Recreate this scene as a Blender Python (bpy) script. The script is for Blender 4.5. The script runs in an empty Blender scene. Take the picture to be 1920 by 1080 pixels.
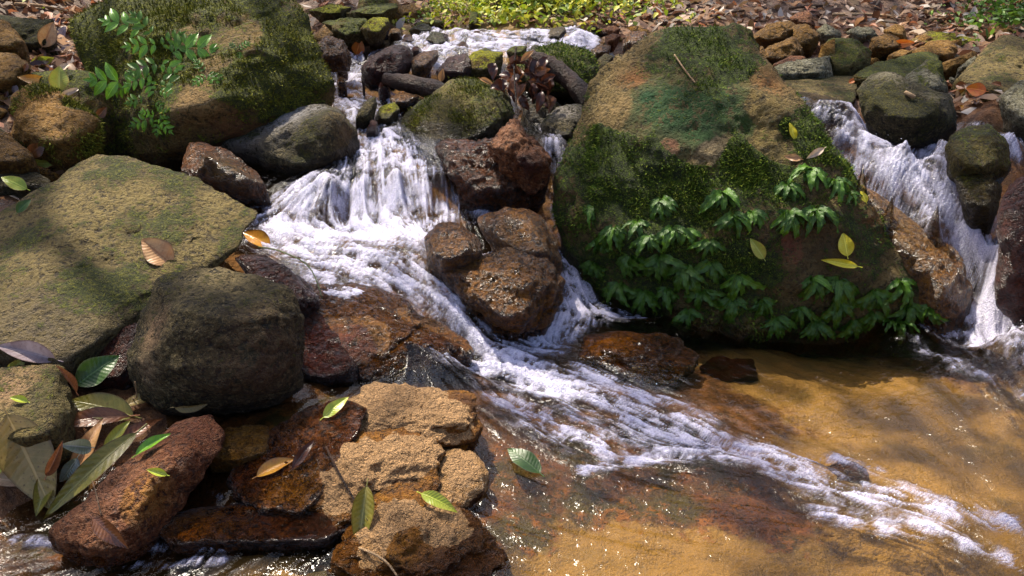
import bpy, bmesh, math, random
import numpy as np
from mathutils import Vector, Matrix, Quaternion
from mathutils.bvhtree import BVHTree

random.seed(7)
RNG = np.random.default_rng(11)
sc = bpy.context.scene
COL = sc.collection

# ------------------------------------------------------------------ camera
CAM_Z, PITCH, HFOV = 1.2, math.radians(22.0), math.radians(62.0)
cam_d = bpy.data.cameras.new("camera")
cam = bpy.data.objects.new("camera", cam_d)
COL.objects.link(cam)
cam.location = (0, 0, CAM_Z)
cam.rotation_euler = (math.pi / 2 - PITCH, 0, 0)
cam_d.sensor_fit = 'HORIZONTAL'
cam_d.angle = HFOV
cam_d.clip_start, cam_d.clip_end = 0.05, 500
sc.camera = cam

# ------------------------------------------------------------------ light
SUN_EL, SUN_AZ = math.radians(60), math.radians(-38)     # azimuth from +Y towards +X
sdir = Vector((math.cos(SUN_EL) * math.sin(SUN_AZ), math.cos(SUN_EL) * math.cos(SUN_AZ), math.sin(SUN_EL)))
world = bpy.data.worlds.new("World")
sc.world = world
world.use_nodes = True
wn = world.node_tree
sky = wn.nodes.new("ShaderNodeTexSky")
sky.sky_type = 'NISHITA'
sky.sun_disc = False
sky.sun_elevation = SUN_EL
sky.sun_rotation = SUN_AZ
sky.air_density, sky.dust_density, sky.ozone_density = 0.7, 3.0, 0.4      # hazy light under the trees
bg = wn.nodes["Background"]
wn.links.new(sky.outputs[0], bg.inputs[0])
bg.inputs[1].default_value = 0.15
sun_d = bpy.data.lights.new("sun", 'SUN')
sun_d.energy = 4.0
sun_d.angle = math.radians(0.5)
sun_d.color = (1.0, 0.91, 0.76)
sun = bpy.data.objects.new("sun", sun_d)
COL.objects.link(sun)
sun.location = (0, 0, 12)
sun.rotation_euler = sdir.to_track_quat('Z', 'Y').to_euler()
sc.view_settings.view_transform = 'Standard'
sc.view_settings.look = 'None'
sc.view_settings.exposure = 1.25
sc.view_settings.gamma = 1.0
sc.render.engine = 'CYCLES'
sc.cycles.max_bounces = 8
sc.cycles.transparent_max_bounces = 12
sc.cycles.use_denoising = True
sc.cycles.sample_clamp_indirect = 5.0
sc.cycles.sample_clamp_direct = 12.0
sc.cycles.caustics_reflective = False
sc.cycles.caustics_refractive = False

# ------------------------------------------------------------------ lens maths
F_PX = 960 / math.tan(HFOV / 2)
CP, SP = math.cos(PITCH), math.sin(PITCH)

def ray(px, py):
    a, u = (px - 960) / F_PX, (540 - py) / F_PX
    return a, CP + u * SP, -SP + u * CP

def W(px, py, z=None, y=None):
    """the real place of something seen in the photo at px, py: at height z, or at distance y"""
    dx, dy, dz = ray(px, py)
    t = (z - CAM_Z) / dz if z is not None else y / dy
    return np.array((dx * t, dy * t, CAM_Z + dz * t))

# ------------------------------------------------------------------ noise
PERM = np.concatenate([np.random.default_rng(3).permutation(256)] * 3)
GRAD = np.random.default_rng(4).normal(size=(256, 3))
GRAD /= np.linalg.norm(GRAD, axis=1, keepdims=True)

def pnoise(P):
    P = np.asarray(P, float)
    I = np.floor(P).astype(int)
    Fr = P - I
    I &= 255
    U = Fr * Fr * Fr * (Fr * (Fr * 6 - 15) + 10)
    out = np.zeros(len(P))
    for dx in (0, 1):
        a = PERM[I[:, 0] + dx]
        wx = U[:, 0] if dx else 1 - U[:, 0]
        for dy in (0, 1):
            b = PERM[a + ((I[:, 1] + dy) & 255)]
            wy = wx * (U[:, 1] if dy else 1 - U[:, 1])
            for dz in (0, 1):
                g = GRAD[PERM[b + ((I[:, 2] + dz) & 255)]]
                d = g[:, 0] * (Fr[:, 0] - dx) + g[:, 1] * (Fr[:, 1] - dy) + g[:, 2] * (Fr[:, 2] - dz)
                out += wy * (U[:, 2] if dz else 1 - U[:, 2]) * d
    return out * 1.5

def fbm(P, octv=4, gain=0.5):
    P = np.asarray(P, float)
    s, a = np.zeros(len(P)), 1.0
    for k in range(octv):
        s += a * pnoise(P * 2.03 ** k + 17.3 * k)
        a *= gain
    return s

def ridged(P, octv=3):
    s, a = np.zeros(len(P)), 1.0
    for k in range(octv):
        s += a * (1 - 2 * np.abs(pnoise(np.asarray(P) * 2.1 ** k + 9.1 * k)))
        a *= 0.5
    return s

def sstep(a, b, x):
    t = np.clip((x - a) / (b - a), 0, 1)
    return t * t * (3 - 2 * t)

class RBF:
    def __init__(s, pts, lam=0.002):
        pts = np.array(pts, float)
        s.c = pts[:, :2]
        n = len(pts)
        K = np.linalg.norm(s.c[:, None] - s.c[None], axis=2) - lam * np.eye(n)
        Pm = np.c_[np.ones(n), s.c]
        A = np.block([[K, Pm], [Pm.T, np.zeros((3, 3))]])
        sol = np.linalg.solve(A, np.r_[pts[:, 2], 0, 0, 0])
        s.w, s.a = sol[:n], sol[n:]
    def __call__(s, x, y):
        x, y = np.atleast_1d(x), np.atleast_1d(y)
        out = np.empty(len(x))
        for i in range(0, len(x), 60000):
            xx, yy = x[i:i + 60000], y[i:i + 60000]
            d = np.hypot(xx[:, None] - s.c[:, 0], yy[:, None] - s.c[:, 1])
            out[i:i + 60000] = d @ s.w + s.a[0] + s.a[1] * xx + s.a[2] * yy
        return out

# ------------------------------------------------------------------ objects
def tag(o, label=None, cat=None, group=None, kind=None):
    if label: o['label'] = label
    if cat: o['category'] = cat
    if group: o['group'] = group
    if kind: o['kind'] = kind
    return o

def mesh_obj(name, verts, faces, mat, parent=None, loc=(0, 0, 0), attrs=None, smooth=True):
    me = bpy.data.meshes.new(name)
    verts = np.asarray(verts, np.float32)
    faces = np.asarray(faces, np.int32) if not isinstance(faces, list) else faces
    if isinstance(faces, np.ndarray):
        k = faces.shape[1]
        me.vertices.add(len(verts))
        me.vertices.foreach_set("co", verts.ravel())
        me.loops.add(faces.size)
        me.loops.foreach_set("vertex_index", faces.ravel())
        me.polygons.add(len(faces))
        me.polygons.foreach_set("loop_start", np.arange(0, faces.size, k, dtype=np.int32))
        me.polygons.foreach_set("loop_total", np.full(len(faces), k, np.int32))
        me.update(calc_edges=True)
    else:
        me.from_pydata([tuple(v) for v in verts], [], faces)
    if smooth:
        me.polygons.foreach_set("use_smooth", np.ones(len(me.polygons), bool))
    for an, av in (attrs or {}).items():
        av = np.asarray(av, np.float32)
        if av.ndim == 2:
            at = me.attributes.new(an, 'FLOAT_COLOR', 'POINT')
            at.data.foreach_set("color", np.c_[av, np.ones(len(av), np.float32)].astype(np.float32).ravel())
        else:
            at = me.attributes.new(an, 'FLOAT', 'POINT')
            at.data.foreach_set("value", av)
    if mat: me.materials.append(mat)
    me.update()
    o = bpy.data.objects.new(name, me)
    COL.objects.link(o)
    o.location = loc
    if parent: o.parent = parent
    return o

def empty(name, loc):
    o = bpy.data.objects.new(name, None)
    o.empty_display_size = 0.05
    COL.objects.link(o)
    o.location = loc
    return o

# ------------------------------------------------------------------ materials
class NT:
    def __init__(s, name):
        s.m = bpy.data.materials.new(name)
        s.m.use_nodes = True
        s.t = s.m.node_tree
        s.t.nodes.clear()
        s.out = s.t.nodes.new("ShaderNodeOutputMaterial")
    def n(s, typ, **kw):
        nd = s.t.nodes.new("ShaderNode" + typ)
        for k, v in kw.items(): setattr(nd, k, v)
        return nd
    def put(s, sock, v):
        if isinstance(v, bpy.types.NodeSocket): s.t.links.new(v, sock)
        elif v is not None:
            if isinstance(v, tuple) and len(v) == 3 and sock.type == 'RGBA': v = (*v, 1)
            sock.default_value = v
    def math(s, op, a, b=None, c=None, clamp=False):
        nd = s.n("Math", operation=op, use_clamp=clamp)
        s.put(nd.inputs[0], a)
        if b is not None: s.put(nd.inputs[1], b)
        if c is not None: s.put(nd.inputs[2], c)
        return nd.outputs[0]
    def mix(s, f, a, b, mode='MIX'):
        nd = s.n("Mix", data_type='RGBA', blend_type=mode)
        s.put(nd.inputs[0], f); s.put(nd.inputs[6], a); s.put(nd.inputs[7], b)
        return nd.outputs[2]
    def ss(s, v, lo, hi, a=0.0, b=1.0):
        nd = s.n("MapRange", interpolation_type='SMOOTHSTEP')
        s.put(nd.inputs[0], v); s.put(nd.inputs[1], lo); s.put(nd.inputs[2], hi)
        s.put(nd.inputs[3], a); s.put(nd.inputs[4], b)
        return nd.outputs[0]
    def noise(s, co, scale, detail=4.0, rough=0.55, dist=0.0):
        nd = s.n("TexNoise")
        s.put(nd.inputs["Vector"], co); s.put(nd.inputs["Scale"], scale)
        s.put(nd.inputs["Detail"], detail); s.put(nd.inputs["Roughness"], rough); s.put(nd.inputs["Distortion"], dist)
        return nd.outputs[0]
    def voro(s, co, scale, feat='F1', rnd=1.0):
        nd = s.n("TexVoronoi", feature=feat)
        s.put(nd.inputs["Vector"], co); s.put(nd.inputs["Scale"], scale)
        return nd
    def attr(s, name):
        nd = s.n("Attribute", attribute_name=name)
        return nd
    def bump(s, h, strength, dist=0.01, nrm=None):
        nd = s.n("Bump")
        s.put(nd.inputs["Strength"], strength); s.put(nd.inputs["Distance"], dist); s.put(nd.inputs["Height"], h)
        if nrm is not None: s.put(nd.inputs["Normal"], nrm)
        return nd.outputs[0]
    def bsdf(s, color, rough, nrm=None, spec=0.4, **kw):
        nd = s.n("BsdfPrincipled")
        s.put(nd.inputs["Base Color"], color); s.put(nd.inputs["Roughness"], rough)
        s.put(nd.inputs["Specular IOR Level"], spec)
        if nrm is not None: s.put(nd.inputs["Normal"], nrm)
        for k, v in kw.items(): s.put(nd.inputs[k.replace("_", " ")], v)
        return nd.outputs[0]
    def done(s, sh):
        s.t.links.new(sh, s.out.inputs[0])
        return s.m

MATS = {}
def rock_mat(key, a, b, speck=(0.4, 0.34, 0.26), dark=(0.03, 0.02, 0.012), moss1=(0.05, 0.065, 0.008), moss2=(0.12, 0.12, 0.015),
             moss=0.0, up=0.35, rough=0.8, gloss=0.0, sc_=1.0, bump=1.0, grain=0.5, red=None, lichen=.4, sat=1.42, val=1.0, sand=(0.50, 0.285, 0.12)):
    if key in MATS: return MATS[key]
    t = NT(key)
    co = t.n("TexCoord").outputs["Object"]
    n1 = t.noise(co, 4.5 * sc_, 5, 0.6)
    n2 = t.noise(co, 22 * sc_, 5, 0.65)
    n3 = t.noise(co, 95, 4, 0.75)
    n4 = t.noise(co, 260, 2, 0.7)
    vor = t.voro(co, 70).outputs["Distance"]
    base = t.mix(t.ss(n1, 0.38, 0.62), a, b)
    if red: base = t.mix(t.ss(t.noise(co, 7.3, 4, 0.6, 0.6), 0.55, 0.7), base, red)
    base = t.mix(t.math('MULTIPLY', t.ss(n2, 0.52, 0.74), 0.65), base, speck)
    base = t.mix(t.math('MULTIPLY', t.ss(n2, 0.46, 0.30), 0.75), base, dark)
    pit = t.noise(co, 55, 3, 0.7, 0.3)
    base = t.mix(t.math('MULTIPLY', t.ss(pit, 0.46, 0.36), min(1, grain * 1.5)), base, dark)
    base = t.mix(t.math('MULTIPLY', t.ss(n3, 0.49, 0.40), grain), base, dark)
    base = t.mix(t.math('MULTIPLY', t.ss(n3, 0.53, 0.62), grain), base, speck)
    lv_ = t.voro(co, 26)
    lsp = t.math('MULTIPLY', t.ss(t.math('ADD', lv_.outputs['Distance'], t.math('MULTIPLY', n3, .25)), .36, .26), t.ss(n1, .52, .60))
    base = t.mix(t.math('MULTIPLY', lsp, lichen), base, tuple(min(1, c * 1.15 + .02) for c in speck))
    # moss grows on upward faces, in patches
    geo = t.n("NewGeometry")
    sep = t.n("SeparateXYZ"); t.put(sep.inputs[0], geo.outputs["Normal"])
    am = t.attr("moss").outputs["Fac"]
    mm = t.math('ADD', t.math('MULTIPLY', sep.outputs[2], up), am)
    mm = t.math('ADD', mm, moss)
    mm = t.math('ADD', mm, t.math('MULTIPLY', t.math('SUBTRACT', n1, 0.5), 1.5))
    mm = t.math('ADD', mm, t.math('MULTIPLY', t.math('SUBTRACT', n2, 0.5), 1.1))
    mm = t.math('ADD', mm, t.math('MULTIPLY', t.math('SUBTRACT', n3, 0.5), 0.9))
    mf = t.ss(mm, 0.30, 0.50)
    mcol = t.mix(t.ss(t.noise(co, 40, 4, 0.7), 0.4, 0.65), moss1, moss2)
    mcol = t.mix(t.ss(n4, 0.52, 0.40), mcol, tuple(c * 0.3 for c in moss1))
    mcol = t.mix(t.math('MULTIPLY', t.ss(n3, 0.54, 0.64), 0.8), mcol, tuple(min(1, c * 1.7) for c in moss2))
    at = t.attr("tint")
    base = t.mix(t.math('MULTIPLY', t.attr("tintf").outputs["Fac"], t.ss(t.math('ADD', n2, t.math('MULTIPLY', n3, 0.8)), 0.74, 0.90)), base, at.outputs["Color"])
    col = t.mix(mf, base, mcol)
    # loose sand lies where the attribute says
    sa = t.math('ADD', t.attr("sand").outputs["Fac"], t.math('MULTIPLY', t.math('SUBTRACT', n2, 0.5), 1.0))
    sa = t.math('ADD', sa, t.math('MULTIPLY', t.math('SUBTRACT', n1, 0.5), 0.8))
    sf = t.ss(sa, 0.40, 0.46)
    scol = t.mix(t.ss(n4, 0.35, 0.7), tuple(c * 0.55 for c in sand), tuple(min(1, c * 1.25) for c in sand))
    wet = t.ss(t.math('ADD', t.attr("wet").outputs["Fac"], t.math('MULTIPLY', t.math('SUBTRACT', n2, 0.5), 0.8)), 0.35, 0.65)
    wc = t.mix(1.0, col, (0.42, 0.36, 0.32), 'MULTIPLY')
    col = t.mix(wet, col, wc)
    rg = t.math('MULTIPLY_ADD', n3, 0.25, rough - 0.12)
    rg = t.math('MULTIPLY_ADD', wet, -0.45, rg, clamp=True)
    rg = t.math('MAXIMUM', rg, 0.12)
    h = t.math('MULTIPLY_ADD', n2, 1.3, t.math('MULTIPLY', t.ss(pit, .36, .5), .5))
    h = t.math('ADD', h, t.math('MULTIPLY', n3, 1.0))
    h = t.math('ADD', h, t.math('MULTIPLY', n4, 0.3))
    h = t.math('ADD', h, t.math('MULTIPLY', vor, 0.25))
    h = t.math('ADD', h, t.math('MULTIPLY', mf, t.math('MULTIPLY', n4, 1.2)))
    hs = t.n("HueSaturation"); t.put(hs.inputs["Saturation"], sat); t.put(hs.inputs["Value"], val); t.put(hs.inputs["Color"], col); col = t.mix(sf, hs.outputs[0], scol)
    nm = t.bump(h, 1.0 * bump, 0.034)
    sh = t.bsdf(col, rg, nm, 0.35 + 0.3 * gloss, Coat_Weight=gloss, Coat_Roughness=0.15, Coat_Normal=nm)
    MATS[key] = t.done(sh)
    return MATS[key]

def leaf_mat(key, c1, c2, spot=(0.08, 0.04, 0.015), vein=None, rough=0.38, trans=0.25, spots=0.5, spec=0.5):
    if key in MATS: return MATS[key]
    t = NT(key)
    u = t.attr("lu").outputs["Fac"]; v = t.attr("lv").outputs["Fac"]     # u along, v across (-1..1)
    co = t.n("TexCoord").outputs["Object"]
    n = t.noise(co, 45, 4, 0.6)
    c = t.mix(t.ss(n, 0.35, 0.65), c1, c2)
    c = t.mix(t.math('MULTIPLY', t.ss(t.noise(co, 130, 3, 0.6), 0.56, 0.7), spots), c, spot)
    av = t.math('ABSOLUTE', v)
    vein = vein or tuple(min(1, x * 1.6 + 0.03) for x in c2)
    rib = t.ss(av, 0.09, 0.03)
    sv = t.math('SINE', t.math('MULTIPLY', t.math('SUBTRACT', u, t.math('MULTIPLY', av, 0.13)), 75))
    side = t.math('MULTIPLY', t.ss(sv, 0.75, 0.98), 0.13)
    c = t.mix(side, c, vein)
    c = t.mix(t.math('MULTIPLY', rib, 0.8), c, vein)
    edge = t.ss(t.math('ADD', av, t.math('MULTIPLY', n, 0.25)), 0.95, 1.12)
    c = t.mix(t.math('MULTIPLY', edge, 0.6), c, spot)
    h = t.math('ADD', t.math('MULTIPLY', sv, 0.12), t.math('MULTIPLY', n, 1.0))
    h = t.math('SUBTRACT', h, t.math('MULTIPLY', rib, 1.0))
    nm = t.bump(h, 0.4, 0.004)
    p = t.bsdf(c, rough, nm, spec)
    tr = t.n("BsdfTranslucent"); t.put(tr.inputs[0], c)
    mx = t.n("MixShader"); t.put(mx.inputs[0], trans); t.put(mx.inputs[1], p); t.put(mx.inputs[2], tr.outputs[0])
    MATS[key] = t.done(mx.outputs[0])
    return MATS[key]

def bark_mat(key, a, b, rough=0.5):
    if key in MATS: return MATS[key]
    t = NT(key)
    co = t.n("TexCoord").outputs["Object"]
    n = t.noise(co, 60, 5, 0.7); n2 = t.noise(co, 12, 3)
    c = t.mix(t.ss(t.math('ADD', n, n2), 0.8, 1.2), a, b)
    MATS[key] = t.done(t.bsdf(c, rough, t.bump(n, 0.9, 0.02), 0.25))
    return MATS[key]
# ------------------------------------------------------------------ stream levels
def wp(L): return [tuple(W(a, b, z=c)) if c < 2 else tuple(W(a, b, y=c)) for a, b, c in L]

WATER_CTRL = wp([
    (1300, 620, 0), (1900, 660, 0), (2150, 700, 0), (2300, 1000, 0), (1900, 1080, -.01), (960, 1080, -.01), (1500, 800, 0), (1700, 620, .0),
    (1300, 870, 0.005), (1080, 760, .015), (900, 690, .03), (1500, 1000, -.01), (1150, 680, .01), (1250, 590, .01),
    (880, 645, .06), (860, 590, .13), (790, 530, .20), (650, 480, .26), (560, 440, .28), (720, 425, .28), (800, 440, .28), (720, 402, .30), (650, 400, .3),
    (740, 335, .41), (730, 285, .46), (570, 350, .39), (500, 385, .31), (840, 390, .29), (830, 330, .40), (620, 330, .43), (760, 470, .27), (560, 500, .25), (620, 540, .22),
    (700, 570, .19), (760, 620, .12), (840, 670, .04), (700, 690, .06),
    (690, 230, .50), (660, 190, .53), (650, 150, .55), (760, 200, .53), (640, 120, .60), (640, 95, 4.6), (760, 140, .62), (840, 130, .65), (780, 178, .545),
    (900, 96, 4.3), (760, 80, 4.6), (850, 85, 4.45), (1000, 80, 4.5), (950, 57, 4.95), (1090, 92, 4.5), (1090, 60, 4.62), (800, 55, 4.9), (1090, 50, 4.95),
    (1040, 260, .48), (1045, 330, .36), (1045, 390, .26), (960, 385, .28), (1075, 500, .12), (1090, 570, .03), (1000, 640, .02), (1060, 430, .2),
    (1530, 205, .62), (1600, 207, .62), (1570, 255, .54), (1700, 262, .54), (1760, 250, .55), (1900, 250, .56), (1680, 335, .46), (1620, 300, .52),
    (1760, 375, .39), (1840, 425, .28), (1865, 480, .17), (1840, 565, .05), (1880, 620, .005), (1500, 180, .62), (1560, 150, .55), (1930, 330, .5), (1960, 520, .1),
    (1700, 470, .08), (1780, 560, .02), (2100, 400, .5), (2100, 560, .05),
    (200, 1040, .0), (450, 1050, .0), (60, 960, .02), (330, 980, .01), (450, 890, .065), (560, 800, .095), (480, 760, .11), (600, 740, .1), (-100, 1000, .02), (640, 900, .04), (640, 1060, -.01),
    (-200, 330, .3), (20, 320, .3), (60, 200, .4), (-200, 150, .4), (300, 330, .4), (100, 700, .1), (300, 700, .1), (-300, 800, .1),
])
def low(px, py, y, d):
    q = W(px, py, y=y); return (q[0], q[1], q[2] - d)
WATER_CTRL += [low(1650, 90, 4.3, .3), low(1800, 130, 3.9, .3), low(1480, 110, 4.1, .25), low(1900, 70, 4.3, .4), low(1420, 70, 4.4, .3), low(1700, 150, 3.6, .2), low(1850, 185, 3.4, .08),
               low(700, 600, 2.26, -.012), low(760, 640, 2.20, -.010), low(625, 562, 2.36, -.012), low(830, 650, 2.26, -.008), low(660, 600, 2.27, .01),
               low(1050, 190, 3.7, .12), low(990, 200, 3.6, .1), low(620, 60, 4.8, .2), low(560, 60, 4.6, .3), low(100, 60, 4.2, .4), low(1240, 60, 4.5, .25), low(1000, 20, 5.5, .3), low(700, 20, 5.5, .3), low(1300, 30, 5, .3)]
UNDER = [(1150, 480, 2.98), (1250, 540, 2.85), (1350, 540, 2.8), (1450, 560, 2.75), (1600, 560, 2.75), (1700, 590, 2.78), (1350, 300, 3.05), (1480, 260, 3.05), (1560, 440, 2.9), (1250, 250, 3.1), (1650, 500, 2.84)]
def under(z): return [(*W(a, b, y=c)[:2], z) for a, b, c in UNDER]
WATER_CTRL += under(-.08)
water_z = RBF(WATER_CTRL)

BED_CTRL = wp([
    (1500, 690, -.12), (1700, 720, -.13), (1800, 850, -.15), (1600, 800, -.13), (1900, 1000, -.14), (2200, 800, -.12), (1750, 1000, -.11), (1400, 640, -.1), (1350, 700, -.07),
    (1050, 900, -.035), (1250, 900, -.04), (1400, 950, -.05), (1500, 990, -.07), (1150, 960, -.05), (1200, 1040, -.05), (1000, 1060, -.05), (1350, 1070, -.06),
    (960, 860, -.015), (950, 800, -.01), (1050, 800, -.04), (1150, 760, -.05), (1250, 820, -.05), (900, 700, -.03), (960, 960, -.02), (950, 1040, -.03),
    (1000, 690, -.04), (860, 620, .02), (790, 540, .1), (650, 480, .17), (720, 430, .18), (560, 440, .2), (740, 340, .32), (730, 285, .41), (570, 360, .34),
    (690, 230, .45), (660, 170, .5), (760, 205, .47), (640, 110, .55), (760, 140, .57), (840, 130, .6), (760, 82, .68), (850, 80, .7), (1000, 78, .7), (1090, 75, .7), (920, 110, .62),
    (1040, 260, .42), (1045, 330, .28), (1045, 390, .18), (1075, 500, .05), (1090, 570, -.05), (950, 380, .2), (1250, 560, -.08),
    (1530, 205, .56), (1600, 207, .56), (1570, 258, .46), (1700, 265, .45), (1900, 255, .48), (1690, 335, .36), (1760, 375, .28), (1840, 425, .22), (1865, 480, .1),
    (1840, 565, -.04), (1880, 640, -.08), (1500, 175, .55), (1930, 330, .44), (1700, 470, .0),
    (200, 1045, -.04), (60, 985, -.02), (400, 1050, -.035), (330, 985, -.02), (450, 890, .05), (560, 800, .08), (480, 760, .095), (620, 745, .085), (500, 1060, -.02), (600, 1065, -.02), (620, 900, .02),
    (20, 900, .07), (-100, 900, .1), (200, 780, .1), (300, 700, .12), (100, 700, .14), (-100, 700, .18), (450, 700, .1),
    (300, 330, .33), (200, 330, .35), (20, 322, .45), (450, 340, .3),
    # banks
    (20, 340, 2.9), (-150, 300, 3.0), (60, 200, 3.5), (10, 120, 3.9), (100, 110, 4.1), (60, 60, 4.6), (150, 20, 5.2), (-200, 60, 4.0), (-300, 200, 3.2),
    (620, 60, 5.0), (660, 20, 5.6), (760, 45, 5.1), (900, 48, 5.05), (1000, 48, 5.05), (1100, 48, 5.0), (900, 20, 5.4), (1050, 10, 5.5), (1200, 55, 4.8), (1250, 20, 5.2),
    (1900, 50, 5.0), (1950, 200, 3.4), (2100, 150, 3.5), (2200, 250, 3.0),
    (1600, 10, 5.4), (1850, 10, 5.4), (1400, 10, 5.4), (760, 10, 5.7),
]) + [(0, 7.5, 1.75), (-2, 7.5, 1.9), (2, 7.5, 1.8), (4, 6, 1.7), (4.5, 4, 1.5), (-3.5, 4.5, 1.6), (-3.5, 2.5, 1.0), (3.4, 2.0, .5), (-3, .5, .6), (3, .0, .3), (0, .3, -.12), (0, -3, -.4), (-6, -3, 1.5), (6, -3, 1.2),
     (0, 14, 5.5), (-8, 8, 5), (8, 8, 4.5), (-10, 0, 5), (10, 0, 4), (0, 30, 13), (-30, 20, 18), (30, 20, 17), (-30, -10, 14), (30, -10, 13), (0, -20, -2), (0, 60, 25), (-40, 60, 32), (40, 60, 32)]
BED_CTRL += under(-.14) + [low(1400, 50, 4.7, .08), low(1500, 110, 4.2, .1), low(1650, 80, 4.6, .08), low(1700, 45, 5.0, .02), low(1560, 140, 3.9, .1), low(1700, 130, 4.1, .12), low(1780, 150, 3.8, .08), low(1850, 190, 3.5, .03), low(1920, 120, 4.0, .1)]
bed_z = RBF(BED_CTRL)

def march(px, py, hf):
    """first point along the line of sight that lies under the height hf"""
    tt = np.arange(.9, 9, .01); d = np.array(ray(px, py))
    P = np.array((0, 0, CAM_Z)) + tt[:, None] * d
    w = np.where(P[:, 2] < hf(P[:, 0], P[:, 1]))[0]
    return P[w[0]] if len(w) else P[400]

def bed_full(x, y):
    z = bed_z(x, y)
    r = np.hypot(x, y - 3)
    amp = np.clip(1 + (r - 4) * 0.15, 1, 4)
    P = np.c_[x, y, np.zeros_like(x)]
    return z + amp * (0.018 * fbm(P * 4.0, 3) + 0.008 * fbm(P * 17, 3))

def axis(lo, hi, d0, d1, step, grow=1.25):
    a = list(np.arange(d0, d1 + step / 2, step))
    s, v = step, a[0]
    L = []
    while v > lo:
        s *= grow; v -= s; L.append(v)
    R, s, v = [], step, a[-1]
    while v < hi:
        s *= grow; v += s; R.append(v)
    return np.array(L[::-1] + a + R)

def grid_faces(nr, nc):
    i = np.arange(nr - 1)[:, None] * nc + np.arange(nc - 1)[None]
    return np.stack([i, i + 1, i + nc + 1, i + nc], -1).reshape(-1, 4)

def blob_field(x, y, blobs, hgt):
    """soft patches on the ground round places (px, py, radius in metres, strength)"""
    f = np.zeros_like(x)
    for px, py, r, s in blobs:
        c = march(px, py, hgt)
        d2 = (x - c[0]) ** 2 + (y - c[1]) ** 2
        f = np.maximum(f, s * np.exp(-d2 / (r * r)))
    return f

gx, gy = axis(-60, 60, -2.4, 2.6, 0.0125), axis(-25, 90, 1.0, 6.0, 0.0125)
GX, GY = np.meshgrid(gx, gy)
bx, by = GX.ravel(), GY.ravel()
bz = bed_full(bx, by)
sand_f = blob_field(bx, by, [(1500, 700, .35, 1), (1650, 760, .4, 1), (1800, 850, .4, 1), (1400, 650, .2, .9), (1600, 900, .3, .8), (1850, 1000, .4, .7), (1700, 1050, .3, .7), (2100, 900, .6, 1),
                             (1150, 1050, .25, 1.15), (1350, 1075, .22, 1.1), (1000, 1070, .12, .9), (1500, 1090, .2, .9), (560, 1070, .12, 1), (430, 1075, .1, .8), (430, 840, .07, .7), (900, 40, .6, .9), (800, 45, .4, .8), (1000, 45, .4, .8)], bed_z)
alg_f = blob_field(bx, by, [(1050, 900, .2, 1), (1250, 910, .2, 1), (1380, 940, .15, 1), (960, 860, .12, .8), (1450, 980, .12, .9), (1150, 840, .15, 1), (960, 980, .12, .9), (1330, 690, .12, .9), (520, 840, .3, 1), (450, 900, .2, 1), (250, 1000, .3, .8), (1800, 690, .2, .5), (1880, 780, .12, .5), (620, 1050, .07, .9)], bed_z)
litter_f = sstep(0.62, 0.8, bz - 0.02 * by) * (by > 2.5) + sstep(0.15, 0.3, bz - water_z(bx, by)) * (by < 4)
litter_f = np.clip(np.maximum(litter_f, (np.hypot(bx, by - 3) > 4.5)), 0, 1)

t = NT("stream_bed_ground")
co = t.n("TexCoord").outputs["Object"]
n1, n2, n3, n4 = t.noise(co, 6, 5, .6), t.noise(co, 28, 5, .65), t.noise(co, 110, 4, .7), t.noise(co, 320, 2, .6)
grav = t.mix(t.ss(n2, .35, .65), (0.06, 0.022, 0.007), (0.18, 0.075, 0.024))
grav = t.mix(t.ss(n3, .55, .7), grav, (0.2, 0.12, 0.06))
sandc = t.mix(t.ss(n4, .3, .7), (0.22, 0.132, 0.044), (0.33, 0.198, 0.066))
sandc = t.mix(t.math('MULTIPLY', t.ss(n1, .5, .7), .6), sandc, (0.12, 0.085, 0.03))
algc = t.mix(t.ss(n1, .4, .6), (0.14, 0.045, 0.012), (0.055, 0.042, 0.008))
algc = t.mix(t.ss(n2, .5, .68), algc, (0.25, 0.095, 0.022))
algc = t.mix(t.ss(n3, .5, .35), algc, (0.02, 0.01, 0.004))
litc = t.mix(t.ss(n2, .4, .6), (0.07, 0.032, 0.014), (0.16, 0.085, 0.045))
litc = t.mix(t.ss(n3, .55, .65), litc, (0.3, 0.2, 0.13))
def wob(a, k): return t.ss(t.math('ADD', t.attr(a).outputs["Fac"], t.math('ADD', t.math('MULTIPLY', t.math('SUBTRACT', n1, .5), k), t.math('MULTIPLY', t.math('SUBTRACT', n2, .5), k))), .35, .6)
c = t.mix(wob("sandf", .5), grav, sandc)
c = t.mix(wob("algae", .9), c, algc)
c = t.mix(wob("litter", .6), c, litc)
h = t.math('ADD', t.math('MULTIPLY', n2, 1.0), t.math('ADD', t.math('MULTIPLY', n3, .6), t.math('MULTIPLY', n4, .15)))
bed_m = t.done(t.bsdf(c, t.math('MULTIPLY_ADD', n3, .3, .45), t.bump(h, .7, .03), .4))
ground = mesh_obj("ground", np.c_[bx, by, bz], grid_faces(len(gy), len(gx)), bed_m, attrs=dict(sandf=sand_f, algae=alg_f, litter=litter_f))
tag(ground, kind='structure')

# ------------------------------------------------------------------ water
def on_water(px, py):
    return march(px, py, water_z)

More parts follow.
